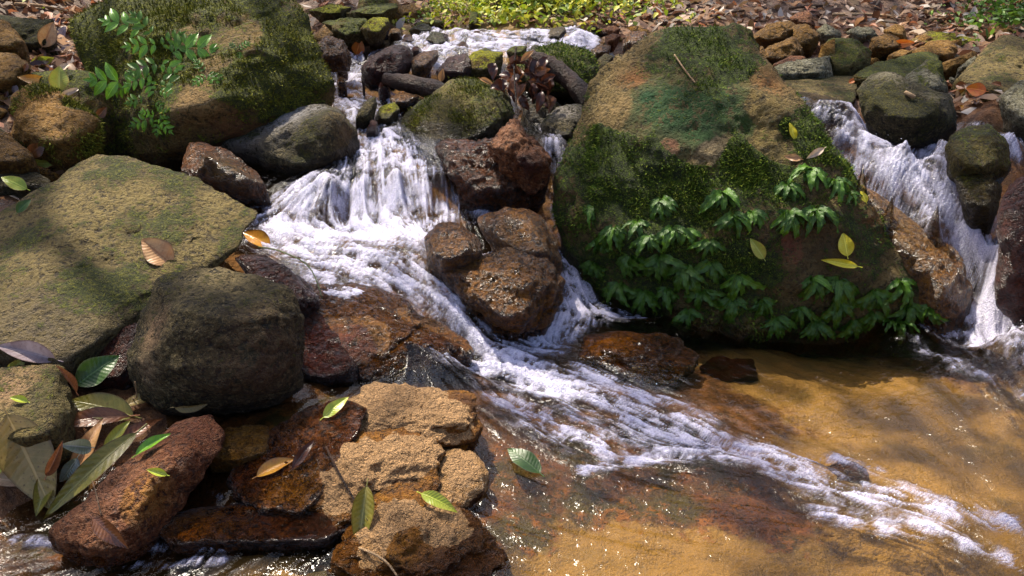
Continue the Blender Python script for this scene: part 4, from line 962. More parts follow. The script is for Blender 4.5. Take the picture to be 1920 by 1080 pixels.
for k in range(16):
    px = RNG.uniform(600, 900); c = W(px, RNG.uniform(30, 60), y=RNG.uniform(4.7, 5.4))
    pebble(c[0], c[1], RNG.uniform(.04, .08), [M_brown, M_tan, M_green, M_maroon][RNG.integers(4)], 'small stone around the mossy slabs on the far left bank', 'small stones round the far mossy slabs')

# real moss: short tufts standing on the mossy faces
t = NT("moss_tufts"); c = t.attr("tint").outputs["Color"]
M_tuft = t.done(t.bsdf(c, .8, None, .15))
def tufts(o, Wv, Fc, n, size, cols, thr=.18, up=0.0):
    vn = vnormals(Wv, Fc)
    at = np.empty(len(Wv), np.float32); o.data.attributes["moss"].data.foreach_get("value", at)
    m = at + up * vn[:, 2] + .45 * fbm(Wv * 9, 3)
    face = ((Wv - np.array((0, 0, CAM_Z))) * vn).sum(1) < .25
    w = np.clip(m - thr, 0, .5) * face
    if w.sum() < 1: return
    i = RNG.choice(len(Wv), n, p=w / w.sum())
    b = Wv[i] + RNG.normal(0, .004, (n, 3)); nn = vn[i]
    d = nn + RNG.normal(0, .55, (n, 3)) + np.array((0, 0, -.15)); d /= np.linalg.norm(d, axis=1, keepdims=True)
    sd = np.cross(d, RNG.normal(size=(n, 3))); sd /= np.linalg.norm(sd, axis=1, keepdims=True)
    L = RNG.uniform(.6, 1.3, n)[:, None] * size
    V = np.stack([b - nn * .003 - sd * L * .16, b - nn * .003 + sd * L * .16, b + d * L], 1).reshape(-1, 3) - np.array(o.location[:])
    cl = np.array(cols)[RNG.integers(0, len(cols), n)] * RNG.uniform(.5, 1.25, (n, 1))
    q = mesh_obj('moss', V, np.arange(3 * n).reshape(-1, 3), M_tuft, parent=o, attrs=dict(tint=np.repeat(cl, 3, 0)), smooth=False)
    q['kind'] = 'stuff'
GRN = [(.07, .12, .010), (.12, .18, .016), (.20, .24, .025), (.045, .085, .008)]
OLV = [(.11, .12, .010), (.19, .19, .016), (.28, .26, .03), (.06, .07, .007)]
for o, Wv, Fc in list(ROCKS):
    L_ = o.get('label', '')
    if 'giant domed boulder' in L_[:40]: tufts(o, Wv, Fc, 34000, .010, GRN, .05)
    elif o.name == 'mossy_boulder': tufts(o, Wv, Fc, 24000, .011, OLV, .10, .35)
    elif o.name == 'dome_rock': tufts(o, Wv, Fc, 4000, .011, OLV, .2, .4)
    elif o.name == 'tan_rock' and 'rim' in L_: tufts(o, Wv, Fc, 5000, .011, OLV, .2)
    elif o.name == 'mossy_dome': tufts(o, Wv, Fc, 4000, .014, GRN, .1, .3)
# ------------------------------------------------------------------ finding surfaces
def build_bvh():
    Vs, Fs, off = [], [], 0
    for o, Wv, Fc in ROCKS:
        Vs.append(Wv); Fs.append(Fc + off); off += len(Wv)
    V = np.concatenate(Vs); Fa = np.concatenate(Fs)
    return BVHTree.FromPolygons(V.tolist(), Fa.tolist(), all_triangles=True)
BVH = build_bvh()
def ground_hit(px, py, hf):
    d = np.array(ray(px, py)); t0 = .8
    while t0 < 14:
        p = np.array((0, 0, CAM_Z)) + d * t0
        if p[2] < float(hf(p[:1], p[1:2])[0]): return t0, p
        t0 += .01
    return 99, p
def surf_low(x, y):
    b = bed_z(x, y)
    return np.maximum(b, np.where((y < 5.2), water_z(x, y), -9))
def hit(px, py, water_ok=True):
    d = Vector(ray(px, py))
    loc, n, i, dist = BVH.ray_cast(Vector((0, 0, CAM_Z)), d.normalized())
    tg, pg = ground_hit(px, py, surf_low if water_ok else bed_z)
    if loc is not None and dist < tg * d.length:
        if n.dot(d) > 0: n = -n
        # a smoother normal from three more rays
        q = [BVH.ray_cast(Vector((0, 0, CAM_Z)), Vector(ray(px + a, py + b)).normalized())[1] for a, b in ((9, 0), (-9, 0), (0, 9), (0, -9))]
        for m in q:
            if m is not None: n = n + (m if m.dot(d) < 0 else -m)
        return loc, n.normalized()
    return Vector(pg), Vector((0, 0, 1))
CAMR, CAMU = Vector((1, 0, 0)), Vector((0, SP, CP))

# ------------------------------------------------------------------ leaves
def leaf_mesh(L, wd, bend=.2, fold=.25, curl=0.0, wave=.0, tipw=1.0, nu=18, nv=4, petiole=.12, seed=0, twist=0.0):
    """leaf along +X; wd half width / L; returns verts, faces, lu, lv"""
    r = np.random.default_rng(seed)
    ph = r.uniform(0, 6.28, 3)
    V, U_, Vv = [], [], []
    for i in range(nu + 1):
        u = i / nu
        w = wd * L * (math.sin(math.pi * min(1, u ** .85)) ** .8) * (1 - .25 * u * tipw) if 0 < u < 1 else 0.0005
        x = u * L; z0 = bend * L * (u - u * u) * 1.2 - bend * L * .35 * u * u
        for j in range(-nv, nv + 1):
            v = j / nv
            y = v * w
            z = z0 + fold * abs(y) + curl * L * v * v * w / (wd * L + 1e-9) + wave * L * math.sin(u * 13 + ph[0] + (1.5 if v > 0 else 0)) * abs(v) + twist * y * (u - .5)
            V.append((x, y, z)); U_.append(u); Vv.append(v)
    n = 2 * nv + 1
    Fc = [(i * n + j, i * n + j + 1, (i + 1) * n + j + 1, (i + 1) * n + j) for i in range(nu) for j in range(n - 1)]
    if petiole:
        b = len(V); pl = petiole * L; rr = .006 * L + .0006
        for k in range(4):
            x = -pl * k / 3
            for a in range(5):
                V.append((x, rr * math.cos(a * 1.2566), rr * math.sin(a * 1.2566) - .05 * pl * k * k / 9)); U_.append(.5); Vv.append(0)
        for k in range(3):
            for a in range(5):
                Fc.append((b + k * 5 + a, b + k * 5 + (a + 1) % 5, b + (k + 1) * 5 + (a + 1) % 5, b + (k + 1) * 5 + a))
    return np.array(V), Fc, np.array(U_), np.array(Vv)

LM = dict(
    tan=leaf_mat("tan_leaf", (0.42, 0.20, 0.075), (0.52, 0.30, 0.13), vein=(.32, .14, .05), spots=.3),
    brown=leaf_mat("brown_leaf", (0.16, 0.055, 0.02), (0.26, 0.10, 0.035), rough=.3),
    wetbrown=leaf_mat("wet_brown_leaf", (0.22, 0.085, 0.025), (0.13, 0.045, 0.016), rough=.2, spec=.8),
    olive=leaf_mat("olive_leaf", (0.17, 0.16, 0.025), (0.24, 0.20, 0.035), vein=(.36, .33, .10), spots=.4, rough=.3),
    ochre=leaf_mat("ochre_leaf", (0.27, 0.20, 0.055), (0.36, 0.25, 0.08), spots=.7, rough=.35),
    green=leaf_mat("green_leaf", (0.10, 0.25, 0.012), (0.16, 0.34, 0.02), spot=(.04, .09, .01), spots=.2, rough=.3),
    dkgreen=leaf_mat("dark_green_leaf", (0.03, 0.08, 0.008), (0.05, 0.11, 0.012), spot=(.10, .12, .06), spots=.35, rough=.35, spec=.5),
    lime=leaf_mat("lime_leaf", (0.30, 0.38, 0.03), (0.42, 0.46, 0.05), spot=(.35, .22, .04), spots=.25, rough=.3),
    yellow=leaf_mat("yellow_leaf", (0.60, 0.50, 0.02), (0.66, 0.58, 0.05), spot=(.35, .2, .02), spots=.3, rough=.35),
    yelgreen=leaf_mat("yellowing_leaf", (0.38, 0.36, 0.06), (0.30, 0.34, 0.05), spot=(.30, .15, .04), spots=.55),
    orange=leaf_mat("orange_leaf", (0.62, 0.12, 0.015), (0.66, 0.20, 0.02), spot=(.3, .08, .02), spots=.3),
    amber=leaf_mat("amber_leaf", (0.50, 0.25, 0.03), (0.42, 0.18, 0.025), rough=.2, spots=.25),
    lilac=leaf_mat("greyish_dead_leaf", (0.28, 0.23, 0.25), (0.20, 0.15, 0.16), spot=(.10, .06, .05), spots=.5, rough=.3),
    pale=leaf_mat("pale_leaf", (0.50, 0.38, 0.26), (0.42, 0.30, 0.2), spot=(.2, .1, .06), spots=.4),
    blue=leaf_mat("shiny_bluish_leaf", (0.17, 0.20, 0.12), (0.22, 0.24, 0.20), spot=(.1, .12, .05), spots=.3, rough=.15, spec=1.0),
    frond=leaf_mat("fern_frond", (0.026, 0.068, 0.005), (0.055, 0.125, 0.009), spot=(.015, .03, .006), vein=(.09, .17, .02), spots=.5, rough=.36, spec=.32, trans=.15),
    frond2=leaf_mat("young_fern_frond", (0.06, 0.14, 0.010), (0.10, 0.21, 0.014), spot=(.03, .07, .01), vein=(.18, .32, .06), spots=.3, rough=.34, spec=.35, trans=.25),
    dark=leaf_mat("rotting_leaf", (0.045, 0.014, 0.008), (0.08, 0.024, 0.012), spot=(.02, .008, .005), vein=(.16, .07, .04), rough=.3, spec=.5),
)
LEAF_N = [0]
def leaf(x0, y0, x1, y1, kind, label, wd=.24, bend=.15, fold=.2, curl=.04, wave=.010, face=.35, lift=.004, roll=0.0, cat='leaf', group=None, name='fallen_leaf', pet=.12, water=True, pivot=None, twist=0.0, at=None):
    """a leaf whose stem end is seen at x0,y0 and whose tip at x1,y1"""
    mx_, my_ = pivot or ((x0 + x1) / 2, (y0 + y1) / 2)
    p, n = hit(mx_, my_, water) if at is None else (Vector(W(mx_, my_, y=at)), Vector((0, -.5, .8)))
    view = (Vector((0, 0, CAM_Z)) - p).normalized()
    n = (n * (1 - face) + view * face).normalized()
    d = CAMR * (x1 - x0) - CAMU * (y1 - y0)
    # put the image direction onto the leaf's plane along the line of sight
    d3 = d - view * (d.dot(n) / max(.25, view.dot(n)))
    d3 = (d3 - n * d3.dot(n))
    f = d3.length / max(1e-6, d.length)
    d3.normalize()
    L = math.hypot(x1 - x0, y1 - y0) * (p - Vector((0, 0, CAM_Z))).length / F_PX * min(1.5, f)
    side = n.cross(d3)
    M = Matrix((d3, side, n)).transposed().to_4x4() @ Matrix.Rotation(roll, 4, 'X')
    LEAF_N[0] += 1
    lr = np.random.default_rng(LEAF_N[0] + 400)
    fold, curl, twist, wave = fold + lr.uniform(-.1, .25), curl * lr.uniform(-.5, 2.5), twist + lr.uniform(-.9, .9), wave * lr.uniform(.4, 2)
    V, Fc, lu, lv = leaf_mesh(L, wd, bend, fold, curl, wave, petiole=pet, seed=LEAF_N[0], twist=twist)
    V = V - np.array((L / 2, 0, 0))
    zmin = V[:, 2].min()
    o = mesh_obj(name, V, Fc, LM[kind], attrs=dict(lu=lu, lv=lv))
    M.translation = p + n * (lift + .25 * max(0, -zmin))
    o.matrix_world = M
    return tag(o, label, cat, group)

# foreground leaves
leaf(320, 497, 268, 452, 'tan', 'broad tan-orange dry leaf lying on the edge of the big tilted slab', wd=.40, bend=.12, fold=.05, face=.6, lift=.012)
leaf(505, 470, 458, 442, 'amber', 'amber leaf caught under the tip of the big slab at the white water', wd=.33, face=.5, lift=.02)
leaf(152, 722, 222, 672, 'dkgreen', 'dark green glossy leaf in the shade under the big slab', wd=.32, face=.5, lift=.02)
leaf(246, 790, 138, 762, 'olive', 'broad olive leaf with pale midrib, topmost of the lower-left leaf heap', wd=.26, face=.6, lift=.035, fold=.1)
leaf(232, 775, 312, 742, 'ochre', 'narrow dull ochre leaf pointing right behind the broad olive leaf', wd=.17, face=.4, lift=.02)
leaf(236, 794, 84, 812, 'brown', 'curled brown leaf lying across just below the broad olive leaf', wd=.13, face=.5, lift=.03, fold=.6, curl=.05)
leaf(24, 785, 95, 935, 'ochre', 'largest leaf of the heap, tan-ochre and standing upright at lower left', wd=.26, face=.8, lift=.045, bend=-.1, curl=.03)
leaf(250, 832, 98, 968, 'olive', 'long olive leaf hanging down-left in the lower-left leaf heap', wd=.11, face=.7, lift=.05, bend=.25, fold=.3)
leaf(140, 900, 192, 800, 'tan', 'orange-brown leaf standing between the large ochre leaf and the long olive leaf', wd=.14, face=.7, lift=.05, fold=.5)
leaf(96, 900, 72, 970, 'olive', 'short dark olive leaf at the lower tip of the leaf heap', wd=.22, face=.7, lift=.04, fold=.4)
leaf(-25, 880, 10, 826, 'lime', 'yellow-green leaf cut by the left edge beside the large ochre leaf', wd=.35, face=.7, lift=.04)
leaf(50, 915, -30, 905, 'pale', 'pinkish-tan leaf cut by the left edge below the leaf heap', wd=.22, face=.6, lift=.03)
leaf(150, 838, 100, 834, 'blue', 'small folded leaf with bluish sheen in the middle of the heap', wd=.28, face=.6, lift=.045, fold=.9)
leaf(140, 850, 112, 890, 'blue', 'small shiny dark bluish leaf under the orange-brown standing leaf', wd=.3, face=.6, lift=.04)
leaf(200, 855, 244, 800, 'yelgreen', 'mottled yellowish leaf tucked right of the orange-brown standing leaf', wd=.16, face=.6, lift=.035)
leaf(205, 853, 304, 792, 'brown', 'mottled brown leaf lying along the back edge of the pinkish rock', wd=.14, face=.5, lift=.022, fold=.3)
leaf(262, 856, 320, 818, 'green', 'bright green narrow leaf on the pinkish rock', wd=.17, face=.5, lift=.012, fold=.3)
leaf(312, 892, 277, 882, 'lime', 'tiny lime leaf on the middle of the pinkish rock', wd=.22, face=.5, lift=.008)
leaf(52, 756, 22, 748, 'lime', 'tiny lime leaf on the brownish green rock at the left edge', wd=.24, face=.5, lift=.008)
leaf(100, 676, 2, 652, 'lilac', 'greyish lilac dead leaf at the lower left corner of the big slab', wd=.2, face=.5, lift=.012, fold=.3, wave=.01)
leaf(20, 692, 52, 670, 'yelgreen', 'small yellowing leaf under the greyish lilac dead leaf', wd=.25, face=.5, lift=.01)
leaf(132, 735, 100, 690, 'brown', 'curled red-brown leaf between leaf-strewn rock and dark green glossy leaf', wd=.14, face=.5, lift=.02, fold=.8)
leaf(90, 870, 116, 815, 'brown', 'small curled red-brown leaf in front of the large ochre leaf', wd=.16, face=.6, lift=.06, fold=.9)
leaf(608, 786, 654, 748, 'lime', 'lime and orange leaf wedged at the back of the sandy outcrop', wd=.22, face=.6, lift=.015)
leaf(1012, 894, 952, 846, 'dkgreen', 'dark green leaf with pale midrib lying on the flooded brown weed', wd=.27, face=.3, lift=.012)
leaf(790, 930, 856, 962, 'lime', 'curved lime-green leaf on the front of the sandy outcrop', wd=.2, face=.5, lift=.012, bend=.3)
leaf(688, 915, 672, 1028, 'olive', 'thin see-through brownish leaf hanging in front of the sandy outcrop', wd=.2, face=.8, lift=.02)
leaf(485, 895, 552, 862, 'amber', 'amber leaf lying in the thin red-brown flow', wd=.22, face=.3, lift=.006)
leaf(550, 880, 588, 828, 'dark', 'dark curled leaf standing beside the amber leaf in the thin flow', wd=.16, face=.6, lift=.015, fold=.7)
leaf(180, 975, 238, 1025, 'wetbrown', 'wet orange-brown leaf on the lower front of the pinkish rock', wd=.2, face=.5, lift=.01)
leaf(330, 758, 392, 752, 'ochre', 'pale curled leaf scrap below the rounded mossy rock', wd=.15, face=.4, lift=.01, fold=.6)
# on the giant boulder
leaf(1588, 479, 1580, 438, 'yellow', 'upright oval yellow leaf on the lower right of the giant boulder', wd=.36, face=.7, lift=.012)
leaf(1604, 500, 1540, 488, 'yellow', 'narrow yellow leaf lying flat just below the upright yellow leaf', wd=.13, face=.4, lift=.012)
leaf(1430, 484, 1405, 447, 'yelgreen', 'folded yellowish triangular leaf among the ferns left of the red-brown patch', wd=.28, face=.6, lift=.014, fold=.5)
leaf(1543, 280, 1512, 298, 'pale', 'pale cream leaf tip standing above the upper fern cluster', wd=.2, face=.7, lift=.02)
leaf(1500, 300, 1470, 294, 'tan', 'small tan leaf scrap left of the pale cream leaf', wd=.25, face=.6, lift=.012)
leaf(1622, 380, 1612, 360, 'yellow', 'tiny yellow leaf at the right end of the upper fern cluster', wd=.3, face=.6, lift=.012)
leaf(1490, 262, 1480, 232, 'yellow', 'small yellow leaf stuck high on the right flank of the giant boulder', wd=.22, face=.6, lift=.01)
# left bank
leaf(112, 170, 112, 128, 'yelgreen', 'pointed yellow-green leaf standing on top of the pale tan rock', wd=.4, face=.8, lift=.02)
leaf(118, 180, 152, 166, 'pale', 'curled tan leaf on the top right rim of the pale tan rock', wd=.16, face=.6, lift=.012)
leaf(95, 158, 38, 146, 'amber', 'tan-orange leaf lying at the top left rim of the pale tan rock', wd=.18, face=.5, lift=.012)
leaf(45, 302, 108, 304, 'yelgreen', 'boat-shaped yellowish leaf wedged above the far end of the big slab', wd=.17, face=.5, lift=.012)
leaf(48, 356, 6, 336, 'lime', 'mottled lime leaf at the left edge beside the big slab', wd=.3, face=.5, lift=.012)
leaf(182, 220, 198, 202, 'brown', 'little reddish leaf stuck right of the pale tan rock', wd=.35, face=.7, lift=.012)
leaf(60, 288, 84, 268, 'wetbrown', 'red-brown wet leaf at the lower front of the pale tan rock', wd=.4, face=.6, lift=.012)
leaf(36, 400, 58, 378, 'dkgreen', 'small dark green leaf at the left edge above the big slab', wd=.3, face=.6, lift=.012)
leaf(80, 85, 98, 45, 'tan', 'tan leaf hanging on the squared mossy ledge in the upper left', wd=.35, face=.8, lift=.01)
leaf(100, 88, 122, 52, 'lilac', 'greyish lilac leaf hanging right of the tan leaf in the upper left', wd=.22, face=.8, lift=.012)
leaf(60, 118, 98, 108, 'lime', 'light green leaf flat among dead leaves on the left bank', wd=.3, face=.5, lift=.012)
leaf(95, 45, 120, 40, 'lilac', 'pale leaf lying on top of the squared mossy ledge', wd=.28, face=.6, lift=.012)
leaf(262, 130, 278, 118, 'wetbrown', 'small red-brown leaf on the face of the huge left boulder', wd=.4, face=.6, lift=.008)
for k, (a, b) in enumerate([(85, 122), (105, 118), (122, 110), (95, 132), (70, 128), (118, 132), (140, 118), (58, 142), (30, 168), (12, 178), (20, 190), (45, 128), (135, 105), (128, 95), (150, 128)]):
    g = RNG.uniform(0, 6.28); l_ = RNG.uniform(9, 17)
    leaf(a - l_ * math.cos(g), b - l_ * .6 * math.sin(g), a + l_ * math.cos(g), b + l_ * .6 * math.sin(g), ['pale', 'brown', 'tan', 'lilac', 'dark'][k % 5], 'dead leaf in the drift of dry leaves between ledge and pale tan rock', wd=RNG.uniform(.2, .35), face=.4, lift=.012, fold=RNG.uniform(0, .7), group='dry leaves drifted on the left bank', name='dead_leaf')
# upstream
leaf(668, 100, 676, 72, 'orange', 'bright orange leaf upright between red-brown rock and maroon rock upstream', wd=.45, face=.8, lift=.02)
leaf(828, 152, 832, 128, 'tan', 'tan leaf standing upright on the left top of the midstream dome rock', wd=.3, face=.8, lift=.02, fold=.5)
leaf(900, 150, 928, 164, 'tan', 'tan leaf lying on the right top of the midstream dome rock', wd=.17, face=.5, lift=.012)
leaf(1848, 172, 1815, 166, 'orange', 'vivid orange-red leaf below the large tilted slab at right', wd=.4, face=.6, lift=.02)
leaf(1838, 182, 1875, 178, 'pale', 'cream strip of leaf right beside the vivid orange-red leaf', wd=.12, face=.5, lift=.015)
leaf(1592, 158, 1605, 150, 'orange', 'small orange leaf at the left end of the dark green rock with the stick', wd=.35, face=.6, lift=.012)
leaf(1670, 84, 1712, 80, 'orange', 'thin rusty orange leaf beside the long yellow-moss rock', wd=.2, face=.6, lift=.012)
for k in range(16):
    a, b = RNG.uniform(1790, 1880), RNG.uniform(160, 205)
    g = RNG.uniform(0, 6.28); l_ = RNG.uniform(7, 13)
    leaf(a - l_ * math.cos(g), b - l_ * .5 * math.sin(g), a + l_ * math.cos(g), b + l_ * .5 * math.sin(g), ['brown', 'tan', 'amber', 'pale', 'dark'][k % 5], 'dead leaf in the rusty leaf drift below the large tilted slab', wd=.28, face=.35, lift=.012, fold=RNG.uniform(0, .7), group='rusty leaf drift at the right', name='dead_leaf')
# tangle of rotting leaves hung on the driftwood
for k in range(44):
    a, b = RNG.uniform(920, 1025), RNG.uniform(115, 200)
    g = RNG.uniform(-2.2, -.9) if k % 3 else RNG.uniform(-.6, .5); l_ = RNG.uniform(16, 34)
    leaf(a, b - l_ * .5, a + l_ * math.cos(g), b - l_ * .5 - l_ * 1.3 * math.sin(g), 'dark' if k % 4 else 'brown', 'dark wet rotting leaf in the tangle hung on driftwood behind the dome rock', wd=RNG.uniform(.22, .4), face=.6, at=RNG.uniform(3.6, 3.85), fold=RNG.uniform(.1, 1.1), curl=RNG.uniform(-.1, .2), wave=.03, roll=RNG.uniform(-.9, .9), twist=RNG.uniform(-2, 2), bend=RNG.uniform(-.2, .6), group='rotting leaves hung on the driftwood', name='dead_leaf')
leaf(978, 115, 1000, 96, 'tan', 'tan edged dead leaf topmost in the rotting leaf tangle', wd=.2, face=.6, at=3.6, fold=.5, name='dead_leaf')

# ------------------------------------------------------------------ tubes: stems, sticks, driftwood
def tube(name, pts, radii, mat, label=None, cat=None, group=None, parent=None, seg=7, rough=0.0, sub=6):
    pts = [Vector(p) for p in pts]
    C_, R_ = [], []
    for i in range(len(pts) - 1):
        p0, p1, p2, p3 = pts[max(0, i - 1)], pts[i], pts[i + 1], pts[min(len(pts) - 1, i + 2)]
        for k in range(sub):
            u = k / sub
            C_.append(.5 * ((2 * p1) + (-p0 + p2) * u + (2 * p0 - 5 * p1 + 4 * p2 - p3) * u * u + (-p0 + 3 * p1 - 3 * p2 + p3) * u ** 3))
            R_.append(radii[i] * (1 - u) + radii[i + 1] * u)
    C_.append(pts[-1]); R_.append(radii[-1])
    V, Fc = [], []
    n0 = (C_[1] - C_[0]).orthogonal().normalized()
    for i, c in enumerate(C_):
        tdir = (C_[min(i + 1, len(C_) - 1)] - C_[max(i - 1, 0)]).normalized()
        n0 = (n0 - tdir * n0.dot(tdir)).normalized(); b0 = tdir.cross(n0)
        for a in range(seg):
            g = 6.28318 * a / seg
            r = R_[i] * (1 + rough * random.uniform(-1, 1))
            V.append(c + (n0 * math.cos(g) + b0 * math.sin(g)) * r)
    for i in range(len(C_) - 1):
        for a in range(seg):
            Fc.append((i * seg + a, i * seg + (a + 1) % seg, (i + 1) * seg + (a + 1) % seg, (i + 1) * seg + a))
    Fc.append(tuple(range(seg))[::-1]); Fc.append(tuple((len(C_) - 1) * seg + a for a in range(seg)))
    base = C_[0] if parent is None else Vector((0, 0, 0))
    o = mesh_obj(name, [v - base for v in V], Fc, mat, parent=parent, loc=base)
    return tag(o, label, cat, group)
def over(L, lift=.01):
    out = []
    for q in L:
        p, n = hit(q[0], q[1]); out.append(p + n * (q[2] if len(q) > 2 else lift))
    return out
BK_dark = bark_mat("wet_dark_bark", (0.016, 0.008, 0.005), (0.05, 0.022, 0.012), .45)
BK_brown = bark_mat("brown_bark", (0.07, 0.04, 0.022), (0.16, 0.095, 0.055), .7)
BK_tan = bark_mat("tan_stick", (0.30, 0.18, 0.09), (0.42, 0.28, 0.15), .6)
BK_green = bark_mat("green_stem", (0.05, 0.07, 0.02), (0.09, 0.12, 0.03), .5)
tube('driftwood_log', [W(990, 112, y=3.95), W(1030, 125, y=3.92), W(1070, 152, y=3.85), W(1112, 196, y=3.75)], [.05, .045, .042, .05], BK_dark, 'dark wet driftwood limb slanting down to the giant boulder behind the leaf tangle', 'driftwood', rough=.14, seg=12)
tube('driftwood_log', [W(722, 148, y=3.9), W(770, 158, y=3.85), W(835, 175, y=3.8)], [.028, .04, .045], BK_dark, 'short dark log lying across the flow behind the midstream dome rock', 'log', rough=.12, seg=12)
tube('hanging_vine', [W(968, 88, y=3.7), W(964, 130, y=3.64), W(967, 180, y=3.55), W(970, 235, y=3.45)], [.004] * 4, BK_dark, 'thin dark vine hanging in front of the rotting leaf tangle', 'vine')
tube('thin_twig', over([(612, 845), (635, 890), (665, 945), (695, 985)], .012), [.003, .0026, .002, .0015], BK_dark, 'thin dark twig curving over the sandy outcrop', 'twig')
tube('grass_stem', over([(486, 474, .02), (525, 492, .04), (560, 520, .05), (592, 565, .03)], .02), [.0025, .0022, .002, .0015], BK_green, 'arching green stem beside the white pool under the slab tip', 'stem')
a_, _ = hit(682, 182)
tube('upright_stick', [a_ + Vector((0, 0, -.03)), a_ + Vector((.003, 0, .04)), a_ + Vector((-.002, 0, .075))], [.006, .006, .004], BK_dark, 'dark stub of stick standing in the upper chute', 'stick')
tube('short_stick', over([(1694, 177), (1704, 182), (1714, 187)], .012), [.008, .009, .007], BK_tan, 'short tan stick resting on the dark green rock at right', 'stick')
tube('thin_twig', over([(172, 900), (184, 930), (196, 968)], .01), [.002, .0018, .0014], BK_brown, 'thin brown twig on the pinkish rock', 'twig')
tube('thin_twig', over([(250, 760), (262, 735), (268, 715)], .02), [.002, .0018, .0014], BK_tan, 'pale bent twig between the leaf heap and the rounded mossy rock', 'twig')
tube('thin_twig', over([(640, 1015), (690, 1035), (725, 1055), (745, 1080)], .008), [.003, .003, .0026, .002], BK_tan, 'pale twig lying along the waterline at the foot of the sandy outcrop', 'twig')
tube('hanging_root', over([(1265, 105), (1285, 135), (1305, 160)], .008), [.003, .003, .002], BK_tan, 'pale root strand on the upper face of the giant boulder', 'root')
for k, (a, b, c_, d) in enumerate([(1560, 34, 1700, 40), (1480, 22, 1570, 18), (1690, 30, 1780, 12), (1740, 44, 1860, 30), (1820, 12, 1915, 8), (1330, 40, 1400, 26), (30, 15, 130, 28), (1590, 12, 1620, 40), (1250, 30, 1310, 12), (1850, 40, 1920, 22)]):
    tube('fallen_twig', over([(a, b), ((a + c_) / 2, (b + d) / 2 - 3), (c_, d)], .02), [.010, .009, .005], BK_brown if k % 3 else BK_tan, 'bare twig lying on the leaf-covered far bank', 'twig', group='twigs on the leafy far bank')

# ------------------------------------------------------------------ ferns
FR = []
for k in range(8):
    r = np.random.default_rng(50 + k)
    L, wd = 1.0, .115 + .04 * r.random()
    nu, nv = 18, 3
    V, lu, lv = [], [], []
    el, drop = r.uniform(.35, .95), r.uniform(1.6, 2.6)
    x = z = 0.0; ph = r.uniform(0, 6.28)
    for i in range(nu + 1):
        u = i / nu
        a = el - drop * u
        if i: x += L / nu * math.cos(a); z += L / nu * math.sin(a)
        w = wd * (max(0.0, min(1, u * 7)) ** .6) * (1 - u ** 3) * .75 + .006
        for j in range(-nv, nv + 1):
            v = j / nv
            ruff = .10 * math.sin(u * 24 + ph + (2 if v > 0 else 0)) * abs(v) ** 1.5 * wd * 2.2
            up = .30 * abs(v) * w + ruff
            wv = v * w * (1 + .14 * math.sin(u * 24 + ph))
            V.append((x - math.sin(a) * up, wv, z + math.cos(a) * up)); lu.append(u); lv.append(v)
    n = 2 * nv + 1
    Fc = [(i * n + j, i * n + j + 1, (i + 1) * n + j + 1, (i + 1) * n + j) for i in range(nu) for j in range(n - 1)]
    pair = []
    for mk in ('frond', 'frond2'):
        o = mesh_obj('frond', V, Fc, LM[mk], attrs=dict(lu=lu, lv=lv)); pair.append(o.data); bpy.data.objects.remove(o)
    FR.append(pair)

def fern(px, py, size, label, n=8, young=.15, cat='fern', up=.15, spread=1.75):
    p, nn = hit(px, py)
    e_ = empty('rock_fern', p - nn * .004)
    zz_ = (nn * (1 - up) + Vector((0, 0, 1)) * up).normalized()
    dn = Vector((0, -.35, -1)); dn = (dn - zz_ * dn.dot(zz_)).normalized()
    M = Matrix((dn, zz_.cross(dn), zz_)).transposed().to_4x4(); M.translation = p - nn * .004
    e_.matrix_world = M
    S = size * (p - Vector((0, 0, CAM_Z))).length / F_PX
    for k in range(n):
        o = bpy.data.objects.new('frond', FR[random.randrange(8)][1 if random.random() < young else 0])
        COL.objects.link(o); o.parent = e_
        az = (k / max(1, n - 1) - .5) * spread * 1.25 + random.uniform(-.3, .3)
        o.rotation_euler = (random.uniform(-.25, .25), random.uniform(-.35, .35), az)
        s = S * random.uniform(.8, 1.3)
        o.scale = (s, s * random.uniform(.85, 1.25), s)
    return tag(e_, label, cat, 'ferns growing on the giant boulder')
